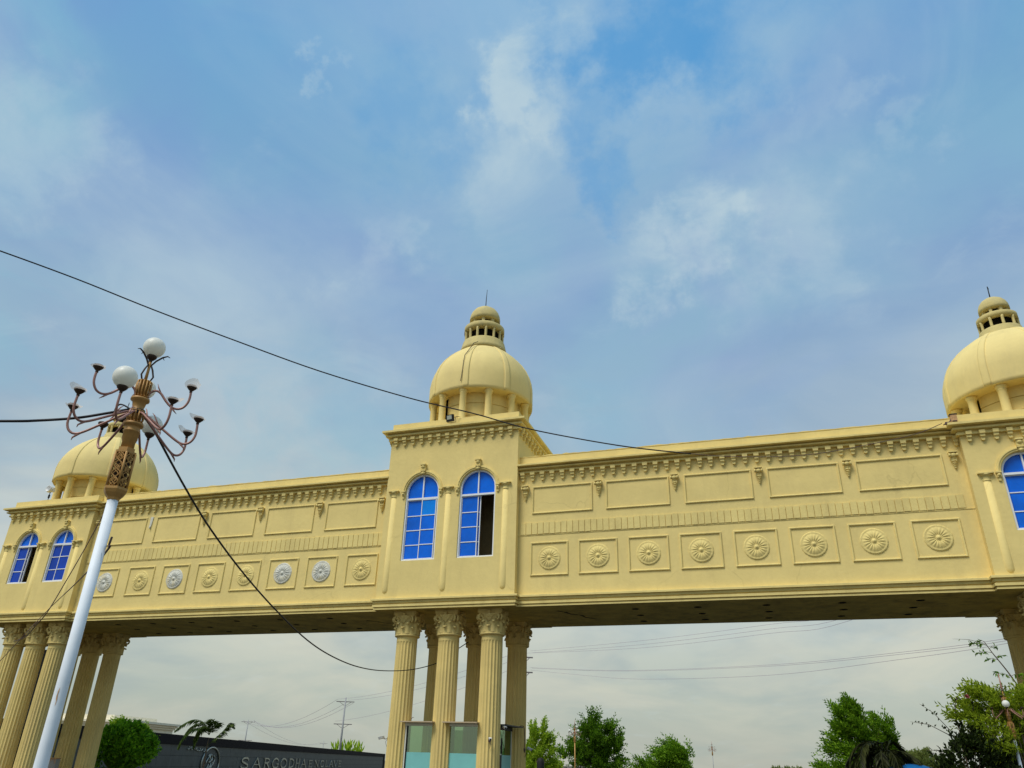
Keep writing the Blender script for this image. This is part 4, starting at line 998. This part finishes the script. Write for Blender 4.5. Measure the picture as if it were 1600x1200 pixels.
# oval emblem with flowing script strokes
mb = MB(); ring = []
cxe, cze, ax, az = 13.9, .95, 2.25, 1.2
mb.tube([(cxe+ax*math.cos(q*PI/24), -.07, cze+az*math.sin(q*PI/24)) for q in range(49)], .07, 6, caps=False)
em = link('emblem', mb.mesh('emblem', M_st), WL)
mb = MB()
for zz, ph in ((.35, 0), (-.30, 1.3)):
    for kx in (-.8, -.1, .6):
        mb.tube([(cxe+kx+.35*math.sin(q*.5+ph), -.07, cze+zz+.30*math.cos(q*.38+ph+kx)) for q in range(12)], .055, 5)
    mb.tube([(cxe-.3+ph*.3, -.07, cze+zz-.3), (cxe-.3+ph*.3, -.07, cze+zz+.38)], .06, 5)
link('script', mb.mesh('script', M_st), em)
mb = MB()
for kx in range(7): 
    x_ = 8.2+kx*.62; mb.tube([(x_+.22*math.sin(q*.7+kx), -.06, 2.02-.02*kx+.09*math.cos(q*.6+kx*2)) for q in range(9)], .035, 5)
link('small_lettering', mb.mesh('small_lettering', M_st), WL)

# ------------------------------------------------------------------ ivory building behind the wall
t = thing('building', 'ivory flat-roofed building with a stepped cornice behind the round green tree', 'building', (-55.5, 43.5, 0), R(12))
link('wall', MB().box(-9, 1.6, 0, 9, 0, 4.2).mesh('wall', M_bw), t)
for k_, (o_, z_) in enumerate(((.18, 4.0), (.34, 4.2), (.55, 4.42))):
    link('cornice', MB().box(-9-o_, 1.6+o_, -o_, 9+o_, z_+.003*k_, z_+.22).mesh('cornice', M_bw), t)
link('parapet', MB().box(-9.2, -.6, .3, 9, 4.64, 5.15).mesh('parapet', M_bw), t)
for xk in (-7.5, -4.5, -1.5):
    w_ = link('window', MB().box(xk-.6, xk+.6, -.03, .02, 1.2, 2.8).mesh('window', M_wf), t); link('pane', MB().box(xk-.52, xk+.52, -.04, -.031, 1.28, 2.72).mesh('pane', M_bd), w_)

# ------------------------------------------------------------------ power line
def upole(x, y, H, rz, arms, aw, label):
    t = thing('utility_pole', label, 'utility pole', (x, y, 0), rz, 'power line poles')
    link('shaft', MB().lathe([(.20, 0), (.11, H)], 10).mesh('shaft', M_cn), t)
    for z in arms:
        mb = MB().box(-aw/2, aw/2, -.05, .05, z-.06, z+.06)
        for sg in (-1, 1): mb.tube([(sg*aw*.32, 0, z-.05), (0, 0, z-.65)], .03, 4)
        o = link('crossarm', mb.mesh('crossarm', M_pi), t)
        for xk in (-aw/2+.1, aw*.16, aw/2-.1):
            link('insulator', MB().lathe([(.03, z+.06), (.03, z+.16), (.075, z+.18), (.06, z+.24), (.08, z+.26), (.05, z+.36)], 8).mesh('insulator', M_cu), o)
    return t
PD = [(-56.16, 91.97, 10.6, [9.95, 6.60], 2.9), (-122.3, 158.6, 10.1, [9.6, 6.1], 3.3), (-222.5, 365.4, 10.1, [9.4, 6.4], 3.2)]
upole(-56.16, 91.97, 10.6, R(25), [9.95, 6.60], 2.9, 'nearer concrete utility pole with two dark crossarms above the sign wall')
upole(-122.3, 158.6, 10.1, R(20), [9.6, 5.2], 3.5, 'far pale utility pole with two thin crossarms left of the nearer pole')
upole(-222.5, 365.4, 10.1, R(20), [8.6, 5.6], 4.0, 'tiny distant utility pole just clearing the wall top between two taller poles')
upole(-12.35, 49.29, 12.0, R(25), [11.15, 9.75], 1.9, 'utility pole hidden behind the rear centre column with crossarm ends poking out')
def wire(a, b, sag, label, n=24):
    a, b = Vector(a), Vector(b); pts = [a.lerp(b, i/n)-Vector((0,0,sag*4*(i/n)*(1-i/n))) for i in range(n+1)]
    d = (a.y+b.y)/2
    link('power_wire', MB().tube(pts, .026 if d > 80 else .016, 4).mesh('power_wire', M_wi)); o = COL.objects[-1]
    return o
def wires(pa, pb, offs, sag, label):
    for q_, (oa, ob) in enumerate(offs):
        o = wire(tuple(Vector(pa)+Vector(oa)), tuple(Vector(pb)+Vector(ob)), sag, label)
        tag(o, ('topmost', 'second', 'lowest')[q_]+' '+label, 'wire', 'overhead power wires')
wires((-122.3,158.6,9.95), (-56.16,91.97,10.3), [((-1.3,-.4,0),(-1.2,-.5,0)), ((0.5,.3,0),(.4,.2,-.3)), ((1.4,.5,0),(1.2,.5,-.5))], 2.6, 'thin power wire strung between the two utility poles left of the centre tower')
wires((-56.16,91.97,10.3), (-12.35,49.29,11.5), [((-1.2,-.5,0),(-.8,-.4,0)), ((.4,.2,-.1),(.2,.1,-.2)), ((-1.2,-.5,-3.3),(-.8,-.4,-1.4))], .8, 'thin power wire rising from the nearer utility pole behind the centre columns')
wires((-222.5,365.4,9.3), (-122.3,158.6,9.95), [((-1.2,0,0),(-1.2,-.4,0)), ((1.2,0,0),(1.3,.5,0))], 3.2, 'faint power wire reaching the far utility pole from the distance')
for i_, pts in enumerate(([(-11.68,49.48,11.77),(1.16,37.6,10.83),(11.38,28.0,10.35),(16.16,22.81,10.17),(25.5,7.5,11.2)], [(-11.5,49.5,11.59),(1.15,37.6,10.53),(11.35,28.0,10.06),(16.12,22.81,9.92),(25.6,7.2,11.2)], [(-12.6,49.1,11.50),(1.13,37.6,10.28),(11.31,28.0,9.78),(16.08,22.81,9.67),(25.9,6.4,11.2)],
     [(-11.66,49.49,10.2),(-0.57,39.2,8.76),(11.08,28.0,7.82),(17.73,19.62,7.43),(21.56,13.85,7.25),(25.5,7.5,7.4)], [(-11.5,49.49,10.14),(-0.57,39.2,8.71),(11.07,28.0,7.74),(17.72,19.62,7.33),(21.59,13.84,7.16),(25.6,7.2,7.35)], [(-11.65,49.49,9.96),(-5.9,44.2,8.99),(1.03,37.6,7.93),(11.01,28.0,7.19),(17.67,19.63,7.07),(21.61,13.83,7.05),(25.9,6.4,7.3)])):
    cable('power_wire', pts, .010, M_wi, ('topmost', 'middle', 'lowest')[i_ % 3]+(' wire of the upper set rising to meet the right bridge soffit' if i_ < 3 else ' wire of the lower set sagging across the opening under the right bridge'), 'wire', 'overhead power wires')
upole(25.8, 6.9, 12.0, R(-60), [11.1, 7.2], 1.9, 'utility pole standing beyond the right tower')

# ------------------------------------------------------------------ vegetation
IMG = R(19)       # local x runs along the picture
def leaf(mb, p, d, n_, L_, w_):
    """one folded leaf: base p, direction d, side normal n_"""
    s_ = d.cross(n_)
    if s_.length < 1e-5: s_ = d.orthogonal()
    s_.normalize(); up_ = s_.cross(d)
    o = len(mb.v); m_ = p+d*L_*.45
    mb.v += [tuple(p), tuple(m_+s_*w_+up_*w_*.35), tuple(p+d*L_-up_*L_*.12), tuple(m_-s_*w_+up_*w_*.35)]
    mb.f.append([o, o+1, o+2]); mb.f.append([o, o+2, o+3]); mb.mi += [0, 0]; mb.smooth += [False, False]
def rvec(rnd):
    while True:
        v = Vector((rnd.uniform(-1,1), rnd.uniform(-1,1), rnd.uniform(-1,1)))
        if .05 < v.length < 1: return v.normalized()
def crown(lobes, nsh, nl, L_, w_, wind, seed, shoot=.6, inner=.16, updr=.35, curl=.25, clump=11):
    rnd = random.Random(seed); mb = MB(); tot = sum((l[3]*l[4]*l[5])**.67 for l in lobes)
    for (x, y, z, rx, ry, rz) in lobes:
        k = int(nsh*((rx*ry*rz)**.67)/tot)
        cs = []
        for _ in range(clump):
            n_ = rvec(rnd); n_.y = -abs(n_.y) if rnd.random() < .35 else n_.y
            cs.append((n_, rnd.uniform(.48, .92), rnd.uniform(.20, .40)))
        for _ in range(k):
            if rnd.random() < inner:
                n_ = rvec(rnd); f = rnd.uniform(0, .5); p = Vector((x+n_.x*rx*f, y+n_.y*ry*f, z+n_.z*rz*f))
            else:
                cn, cf, cr = rnd.choice(cs); q_ = rvec(rnd)*cr*rnd.random()**.5; n_ = (cn+q_*1.2).normalized()
                p = Vector((x+(cn.x*cf+q_.x)*rx, y+(cn.y*cf+q_.y)*ry, z+(cn.z*cf+q_.z)*rz))
            d = (n_*.75+wind*rnd.uniform(.5,1.3)+Vector((0,0,updr))+rvec(rnd)*.3).normalized()
            sl = shoot*rnd.uniform(.5, 1.3)*(1.35 if rnd.random() < .12 else 1)
            for i in range(nl):
                t = i/nl; dd = (d+wind*curl*t*2).normalized(); q = p+dd*sl*t
                side = dd.orthogonal().normalized(); side = Matrix.Rotation(i*2.4, 3, dd) @ side
                ld = (dd*.8+side*.6+rvec(rnd)*.2).normalized()
                leaf(mb, q, ld, (side.cross(dd)+rvec(rnd)*.4), L_*rnd.uniform(.7,1.2)*(1-.35*t), w_*rnd.uniform(.7,1.1))
    return mb
def tree(name, label, cat, loc, lobes, trunk_h, tr, M, nsh, nl, L_, w_, wind, seed, group=None, **kw):
    t = thing(name, label, cat, (loc[0], loc[1], 0), IMG, group)
    rnd = random.Random(seed+50); mb = MB()
    mb.tube(smooth([(0,0,0),(rnd.uniform(-.1,.1),0,trunk_h*.5),(rnd.uniform(-.15,.15),rnd.uniform(-.1,.1),trunk_h)]), [tr*(1-.5*i/12) for i in range(13)], 8)
    for (x, y, z, rx, ry, rz) in lobes:
        for q in range(4):
            e = Vector((x, y, z))+Vector((rnd.uniform(-.6,.6)*rx, rnd.uniform(-.6,.6)*ry, rnd.uniform(-.2,.8)*rz)); b = Vector((0,0,trunk_h*rnd.uniform(.6,1)))
            mb.tube([b, b.lerp(e, .5)+Vector((0,0,.12*rz)), e], [tr*.42, tr*.26, tr*.06], 5)
    link('trunk', mb.mesh('trunk', M_bkk), t)
    c = crown(lobes, nsh, nl, L_, w_, wind, seed, **kw); me = bpy.data.meshes.new('crown'); me.from_pydata(c.v, [], c.f); me.materials.append(M); link('crown', me, t)
    return t
WL_ = Vector((-1, .1, .15)).normalized(); GRP = 'trees beyond the gateway'
tree('tree', 'bright light green feathery tree just right of the centre columns', 'tree', (-2.41, 20.94), [(-.1,0,2.1,.75,.7,1.0),(.1,0,3.0,.45,.5,.75),(.55,0,2.5,.35,.4,.9),(-.5,0,1.2,.7,.6,.7),(.8,0,1.1,.6,.5,.6)], 1.4, .07, M_l_lit, 560, 12, .22, .042, Vector((.25,0,.6)), 11, GRP, shoot=.55, curl=.35)
tree('tree', 'large dark green tree with curling spiky top behind the tan street lamp', 'tree', (-8.9, 65.7), [(-.3,0,4.0,2.1,1.9,1.7),(-2.1,0,2.5,1.5,1.5,1.3),(2.0,0,2.9,1.2,1.4,1.5),(-.4,0,5.6,.9,1.1,.8),(1.3,0,4.8,.7,.8,1.0),(.5,0,1.8,2.8,1.8,1.2)], 2.4, .2, M_l_dkg, 1150, 13, .44, .085, Vector((.12,0,.6)), 12, GRP, shoot=1.45, curl=-.25)
tree('tree', 'low mid-green wind-bent tree between the tan lamp and the tiny far lamp', 'tree', (1.75, 47.4), [(.35,0,2.1,1.6,1.3,1.2),(1.3,0,1.7,1.1,1,1.1),(-1.6,0,1.2,1.5,1.2,.65),(.6,0,2.9,.8,.8,.6)], 1.3, .11, M_l_con, 800, 13, .34, .062, WL_*1.1, 13, GRP, shoot=1.25, curl=.3)
tree('tree', 'tall two-lobed conocarpus tree with foliage blown to the left', 'tree', (15.4, 17.9), [(-.45,0,4.15,.75,.8,.85),(-.7,0,3.1,1.15,1.1,.95),(.85,0,3.35,.75,.8,1.05),(.15,0,2.1,1.75,1.5,1.1),(-1.5,0,1.55,.8,.8,.45),(1.45,0,2.3,.45,.6,.9),(0,0,1.0,1.3,1.1,.6)], 1.8, .13, M_l_con, 1700, 13, .24, .042, WL_*.8+Vector((0,0,.3)), 14, GRP, shoot=.62, curl=.3)
tree('tree', 'hazy olive rounded tree behind the blue umbrella', 'tree', (26.54, 82.0), [(0,0,2.9,2.0,1.9,1.4),(-1.2,0,2.6,1.3,1.2,1.2),(1.3,0,2.5,1.2,1.2,1.1)], 1.6, .14, M_l_far, 1300, 9, .26, .055, Vector((-.1,0,.3)), 15, GRP, shoot=.5)
tree('tree', 'small hazy olive tree crown at the bottom edge left of the tall tree', 'tree', (11.72, 83.0), [(0,0,1.5,2.0,1.6,1.1),(-1.3,0,1.3,1.1,1,.8)], 1.0, .12, M_l_far, 700, 9, .26, .055, Vector((-.1,0,.3)), 16, GRP, shoot=.5)
tree('tree', 'light green tree showing between the left tower rear columns over the wall', 'tree', (-32.3, 19.6), [(.2,0,2.9,1.0,1,.9),(1.6,0,2.5,.9,.8,.7)], 1.8, .10, M_l_lit, 600, 10, .22, .05, Vector((.1,0,.4)), 17, GRP, shoot=.5)
# trimmed round tree: dense glossy leaves on a lumpy ball
t = thing('round_tree', 'dense round bright green tree in front of the dark wall beside the left columns', 'tree', (-20.31, 7.42, 0), IMG)
rnd = random.Random(5); mb = MB()
cl_ = [(rvec(rnd), rnd.uniform(.18,.42)) for _ in range(170)]
for (n_, rr) in cl_:
    n_ = Vector((n_.x, n_.y, abs(n_.z)*1.0 if rnd.random() < .75 else n_.z)).normalized()
    lm = 1+.16*noise.noise(n_*2.3)+rnd.uniform(-.08,.06); base = Vector((0,0,1.62))+Vector((n_.x*1.25*lm, n_.y*1.25*lm, n_.z*1.10*lm))
    for _ in range(42):
        d = (rvec(rnd)+n_*.9).normalized(); q = base+d*rr*rnd.uniform(.3,1.0)
        leaf(mb, q, (d+rvec(rnd)*.5+Vector((0,0,.15))).normalized(), (n_+rvec(rnd)*.4), .21*rnd.uniform(.7,1.2), .062)
me = bpy.data.meshes.new('crown'); me.from_pydata(mb.v, [], mb.f); me.materials.append(M_l_rnd); link('crown', me, t)
tk = MB().tube([(0,0,0),(.03,0,.8),(0,0,1.5)], [.10,.08,.06], 8)
for k in range(7): a = k*.9; tk.tube([(0,0,1.2),(.5*math.cos(a),.5*math.sin(a),1.7),(1.0*math.cos(a),1.0*math.sin(a),2.0)], [.05,.03,.01], 5)
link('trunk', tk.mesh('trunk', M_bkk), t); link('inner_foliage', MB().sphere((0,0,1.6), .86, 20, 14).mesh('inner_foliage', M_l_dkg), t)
# banana-like clump behind the wall
t = thing('banana_clump', 'clump of broad upright green leaves rising behind the right end of the sign wall', 'plant', (-68.3, 116.5, 0), IMG)
mb = MB(); rnd = random.Random(8)
for k in range(170):
    x = rnd.uniform(-3.0, 2.9); z = rnd.uniform(1.0, 4.3-.3*abs(x)); d = Vector((rnd.uniform(-.5,.4), rnd.uniform(-.3,.3), 1)).normalized()
    leaf(mb, Vector((x, rnd.uniform(-1,1), z)), d, Vector((rnd.uniform(-.5,.5), -1, .2)), rnd.uniform(.9,1.6), rnd.uniform(.12,.22))
me = bpy.data.meshes.new('leaves'); me.from_pydata(mb.v, [], mb.f); me.materials.append(M_l_lit); link('leaves', me, t)
link('stem', MB().tube([(0,0,0),(0,0,2.5)], .18, 8).mesh('stem', M_bkk), t)
# little cypress before the wall
tree('cypress', 'small dark pointed cypress in front of the wall after the lettering', 'tree', (-31.0, 63.3), [(0,0,.6,.42,.4,.6),(0,0,1.15,.26,.26,.5)], .6, .05, M_l_dkg, 500, 8, .10, .02, Vector((0,0,.8)), 21, shoot=.28)
# palms -------------------------------------------------------------
def frond(mb, mbs, pts, Ll, n=80, droop=.5, seed=0, lean=0):
    P = smooth(pts, 8); rnd = random.Random(seed); N_ = len(P)
    mbs.tube(P, [.022*(1-.75*i/N_) for i in range(N_)], 5)
    for i in range(n):
        t = .12+.88*i/n; k = min(int(t*(N_-1)), N_-2); p = P[k].lerp(P[k+1], t*(N_-1)-k); d = (P[k+1]-P[k]).normalized()
        s_ = d.cross(Vector((0,0,1)))
        s_ = s_.normalized() if s_.length > .05 else Vector((0,1,0))
        for sg in (-1, 1):
            ld = (d*.75+s_*sg*.7+Vector((lean*.5, 0, -droop*rnd.uniform(.6,1.3)))+rvec(rnd)*.12).normalized()
            leaf(mb, p, ld, Vector((0,0,1)), Ll*(math.sin(PI*min(1, .12+t*.86))**.6)*rnd.uniform(.85,1.1), .034)
def palm(loc, label, zc, fr, Ll, M=M_l_plm, tr=.10, nn=46, dr=.55):
    t = thing('palm', label, 'palm tree', (loc[0], loc[1], 0), IMG); mb = MB(); mbs = MB()
    for i, pts in enumerate(fr): frond(mb, mbs, pts, Ll, nn, seed=i, droop=dr)
    me = bpy.data.meshes.new('crown'); me.from_pydata(mb.v, [], mb.f); me.materials.append(M); link('crown', me, t)
    link('frond_stems', mbs.mesh('frond_stems', M if M is not M_l_plm else M_l_plm), t)
    link('trunk', MB().lathe([(tr*1.5,0),(tr*1.1,.3),(tr,zc*.8),(tr*.6,zc)], 10).mesh('trunk', M_bkk), t)
c0 = (0,0,2.75)
palm((-23.9, 18.5), 'wind-blown palm with drooping fronds in front of the dark sign wall', 2.6,
     [[c0,(-.45,-.1,3.45),(-1.1,-.2,3.62),(-1.75,-.3,3.30),(-2.15,-.3,2.92)], [c0,(-.5,.3,3.35),(-1.1,.4,3.40),(-1.6,.5,3.0),(-1.8,.5,2.6)], [c0,(-.1,.1,3.4),(-.05,.2,3.55),(-.15,.2,3.35)],
      [c0,(-.4,-.5,3.1),(-.9,-.8,3.0),(-1.3,-1.0,2.5),(-1.45,-1.0,1.9)], [c0,(.1,.3,3.3),(.25,.5,3.5),(.2,.6,3.3)], [(.0,0,2.1),(.55,-.1,2.65),(.95,-.1,3.05),(1.15,-.1,3.35),(1.45,-.1,3.40)], [c0,(-.2,-.3,3.2),(-.5,-.5,3.1),(-.6,-.6,2.5),(-.62,-.6,2.0)], [c0,(-.15,.2,3.1),(-.6,.5,3.2),(-1.0,.7,2.8),(-1.15,.8,2.4)], [(.3,0,2.4),(.7,.2,2.9),(1.0,.2,3.3),(1.2,.2,3.5),(1.5,.2,3.25)], [c0,(.15,-.1,3.2),(.1,-.2,3.6),(-.1,-.2,3.6)]], .55, tr=.045)
fr = []
for k in range(15):
    a = k*2.4; rr = .85+.25*math.sin(k*1.7); hh = .62+.16*math.cos(k*2.1)
    fr.append([(0,0,1.75),(.35*rr*math.cos(a),.35*rr*math.sin(a),1.75+hh),(.9*rr*math.cos(a),.9*rr*math.sin(a),1.75+hh*.7),(1.15*rr*math.cos(a),1.15*rr*math.sin(a),1.55),(1.2*rr*math.cos(a),1.2*rr*math.sin(a),1.1)])
palm((14.62, 2.86), 'low dark palm with fronds hanging in a dome below the tall tree', 1.7, fr, .40, leaf_mat('dark_palm_leaflet', (.010,.014,.004), (.075,.085,.022), .15), nn=44, dr=.25)
# right edge shrubs --------------------------------------------------
t = tree('yellow_green_tree', 'yellow-green feathery tree blown left at the right edge by the tower columns', 'tree', (17.0, -4.6), [(.1,.3,2.95,.75,.6,.65),(-.50,.2,3.25,.42,.4,.35),(-1.0,.3,2.85,.3,.3,.22),(-.45,.2,2.45,.6,.5,.45),(.55,.6,2.0,.6,.5,.6),(.75,.3,2.8,.6,.6,.8),(.7,.5,1.4,.5,.5,.6)], 1.5, .06, M_l_yel, 1050, 12, .17, .022, WL_*1.0, 31, shoot=.42, curl=.25)
t = tree('bougainvillea', 'dark leafy bougainvillea bush with a few pink bracts at bottom right', 'bush', (15.72, -4.9), [(.05,0,2.35,.40,.4,.55),(-.28,0,1.7,.38,.4,.6),(.35,0,1.9,.45,.4,.7),(.1,0,1.1,.7,.5,.6),(.75,0,1.5,.4,.4,.5)], 1.2, .05, M_l_pur, 430, 9, .12, .052, Vector((-.15,0,.2)), 32, shoot=.38)
mb = MB(); rnd = random.Random(9)
for (x0, z0, x1, z1) in ((-.3,2.6,-.95,3.15),(-.35,2.5,-1.25,2.75),(-.4,2.0,-1.0,2.15),(-.35,1.5,-1.15,1.75),(-.1,2.9,.0,3.35),(.3,2.9,.45,3.3),(-.35,1.2,-.95,1.25)):
    link('twig', MB().tube([(x0,0,z0),((x0+x1)/2,-.05,(z0+z1)/2+.08),(x1,-.1,z1)], [.010,.007,.003], 4).mesh('twig', M_bkk), t)
    for k in range(9):
        t_ = .35+.65*k/9; p = Vector((x0+(x1-x0)*t_, -.08*t_, z0+(z1-z0)*t_+.08*math.sin(PI*t_))); leaf(mb, p, (rvec(rnd)+Vector((-.3,0,0))).normalized(), rvec(rnd), .08, .025)
me = bpy.data.meshes.new('outer_sprigs'); me.from_pydata(mb.v, [], mb.f); me.materials.append(M_l_pur); link('outer_sprigs', me, t)
for (x, y, z) in ((-1.0,-.1,1.28),(-.85,-.3,1.45),(.28,-.55,1.12),(.4,-.6,1.2),(-.78,-.2,1.6),(1.3,-.5,1.0),(.0,-.5,3.3),(-.95,-.1,1.2),(1.0,-.5,1.45)):
    mb = MB()
    for k in range(9): leaf(mb, Vector((0, 0, 0)), (rvec(rnd)+Vector((0,-.6,.1))).normalized(), rvec(rnd), .075, .034)
    me = bpy.data.meshes.new('bract'); me.from_pydata(mb.v, [], mb.f); me.materials.append(M_fw); link('bract', me, t, (x, y, z))
t = thing('sapling', 'long bare leaning shoot with sparse leaves rising above the shrub beside the right columns', 'sapling', (17.2, -3.9, 0), IMG)
sp_ = smooth([(.9,0,0),(.75,0,1.6),(.45,0,3.0),(.05,0,3.9),(-.28,0,4.45),(-.42,0,4.72)], 8); tw = MB().tube(sp_, [.030*(1-.8*i/len(sp_)) for i in range(len(sp_))], 6); mb = MB(); rnd = random.Random(77)
for k, (t_, side, ln, nl_) in enumerate(((.98,-1,.12,4),(.90,-1,.42,16),(.86,1,.22,6),(.82,-1,.40,14),(.76,1,.25,6),(.74,-1,.30,9),(.62,1,.30,8),(.60,-1,.38,10),(.52,1,.30,12),(.50,-1,.55,16),(.45,1,.4,14),(.42,-1,.6,18),(.93,-1,.85,3))):
    p = sp_[int(t_*(len(sp_)-1))]; e = p+Vector((side*ln, rnd.uniform(-.1,.1), rnd.uniform(-.05,.18)*ln*2)); tw.tube([p, p.lerp(e,.5)+Vector((0,0,.05)), e], [.006,.005,.002], 4)
    for i in range(nl_):
        q = p.lerp(e, .3+.7*i/nl_)+Vector((0,0,.03)); leaf(mb, q, (rvec(rnd)+Vector((side*.5,0,-.5))).normalized(), rvec(rnd), .12, .026)
link('stem', tw.mesh('stem', M_bkk), t); me = bpy.data.meshes.new('leaves'); me.from_pydata(mb.v, [], mb.f); me.materials.append(M_l_dkg); link('leaves', me, t)

# ------------------------------------------------------------------ umbrella, thin pole, person
t = thing('umbrella', 'top of a blue parasol at the bottom edge beside the dark palm', 'umbrella', (15.42, 2.78, 0))
mb = MB(); vs = [(0,0,1.96)]; fs = []; nr = 8
for j, (rr, z) in enumerate(((.35,1.92),(.75,1.80),(1.1,1.60),(1.12,1.50))):
    for k in range(nr): a = 2*PI*k/nr; vs.append((rr*math.cos(a), rr*math.sin(a), z))
for k in range(nr): fs.append((0, 1+k, 1+(k+1) % nr))
for j in range(3):
    for k in range(nr): a = 1+j*nr; fs.append((a+k, a+nr+k, a+nr+(k+1) % nr, a+(k+1) % nr))
link('canopy', mb.add(vs, fs).mesh('canopy', M_um), t); link('pole', MB().tube([(0,0,0),(0,0,1.95)], .02, 8).mesh('pole', M_wf), t)
link('ribs', [MB().tube([(0,0,1.93),(.75,0,1.77),(1.1,0,1.57)], .008, 4)][0].mesh('ribs', M_pi), t)
tag(link('thin_pole', MB().tube([(18.9,7.3,0),(18.88,7.3,2.2),(18.82,7.3,3.35)], [.03,.025,.012], 6).mesh('thin_pole', M_cn)), 'thin dark rod standing just right of the tall two-lobed tree', 'pole')
# person: one continuous skinned body
def person(loc, rz, label):
    t = thing('person', label, 'person', loc, rz)
    V = [(0,0,.93,.13),(0,0,1.12,.125),(0,.01,1.34,.145),(0,.0,1.47,.10),(0,0,1.54,.085),(0,-.01,1.60,.085),(0,-.01,1.66,.085),
         (.16,.0,1.41,.062),(.22,.01,1.16,.045),(.21,-.08,.93,.034),(.20,-.12,.85,.036),
         (-.16,.0,1.41,.062),(-.23,.02,1.16,.045),(-.24,-.02,.92,.034),(-.24,-.04,.84,.036),
         (.09,0,.86,.098),(.10,-.01,.48,.062),(.10,.02,.09,.042),(.10,-.12,.035,.038),
         (-.09,0,.86,.098),(-.10,.0,.48,.062),(-.10,.03,.09,.042),(-.10,-.11,.035,.038)]
    E_ = [(0,1),(1,2),(2,3),(3,4),(4,5),(5,6),(2,7),(7,8),(8,9),(9,10),(2,11),(11,12),(12,13),(13,14),(0,15),(15,16),(16,17),(17,18),(0,19),(19,20),(20,21),(21,22)]
    me = bpy.data.meshes.new('body'); me.from_pydata([v[:3] for v in V], E_, []); o = link('body', me, t)
    sk = o.modifiers.new('skin', 'SKIN'); 
    for d_, v in zip(me.skin_vertices[0].data, V): d_.radius = (v[3], v[3]*.85)
    me.skin_vertices[0].data[0].use_root = True
    o.modifiers.new('sub', 'SUBSURF').levels = 2; o.modifiers['sub'].render_levels = 2; me.materials.append(M_cl)
    h = MB().sphere((0,-.005,1.665), .10, 18, 12, sc=(.86,.98,1.15)); link('head', h.mesh('head', M_sk), t)
    hr = MB().lathe([(.125,1.30),(.112,1.42),(.104,1.55),(.104,1.67),(.088,1.74),(.05,1.775),(.01,1.785)], 20, (0,.02)); link('hair', hr.mesh('hair', M_hr), t)
    f = MB(); f.sphere((0,-.115,1.665), .018, 8, 6, sc=(.8,1,1.4)); 
    for sg in (-1,1): f.sphere((sg*.1,0,1.67), .022, 8, 6, sc=(.5,1,1.4))
    link('face', f.mesh('face', M_sk), t)
    return t
person((5.06, -3.96, .0), R(195), 'person in dark clothes with black hair at the bottom edge right of the booth')
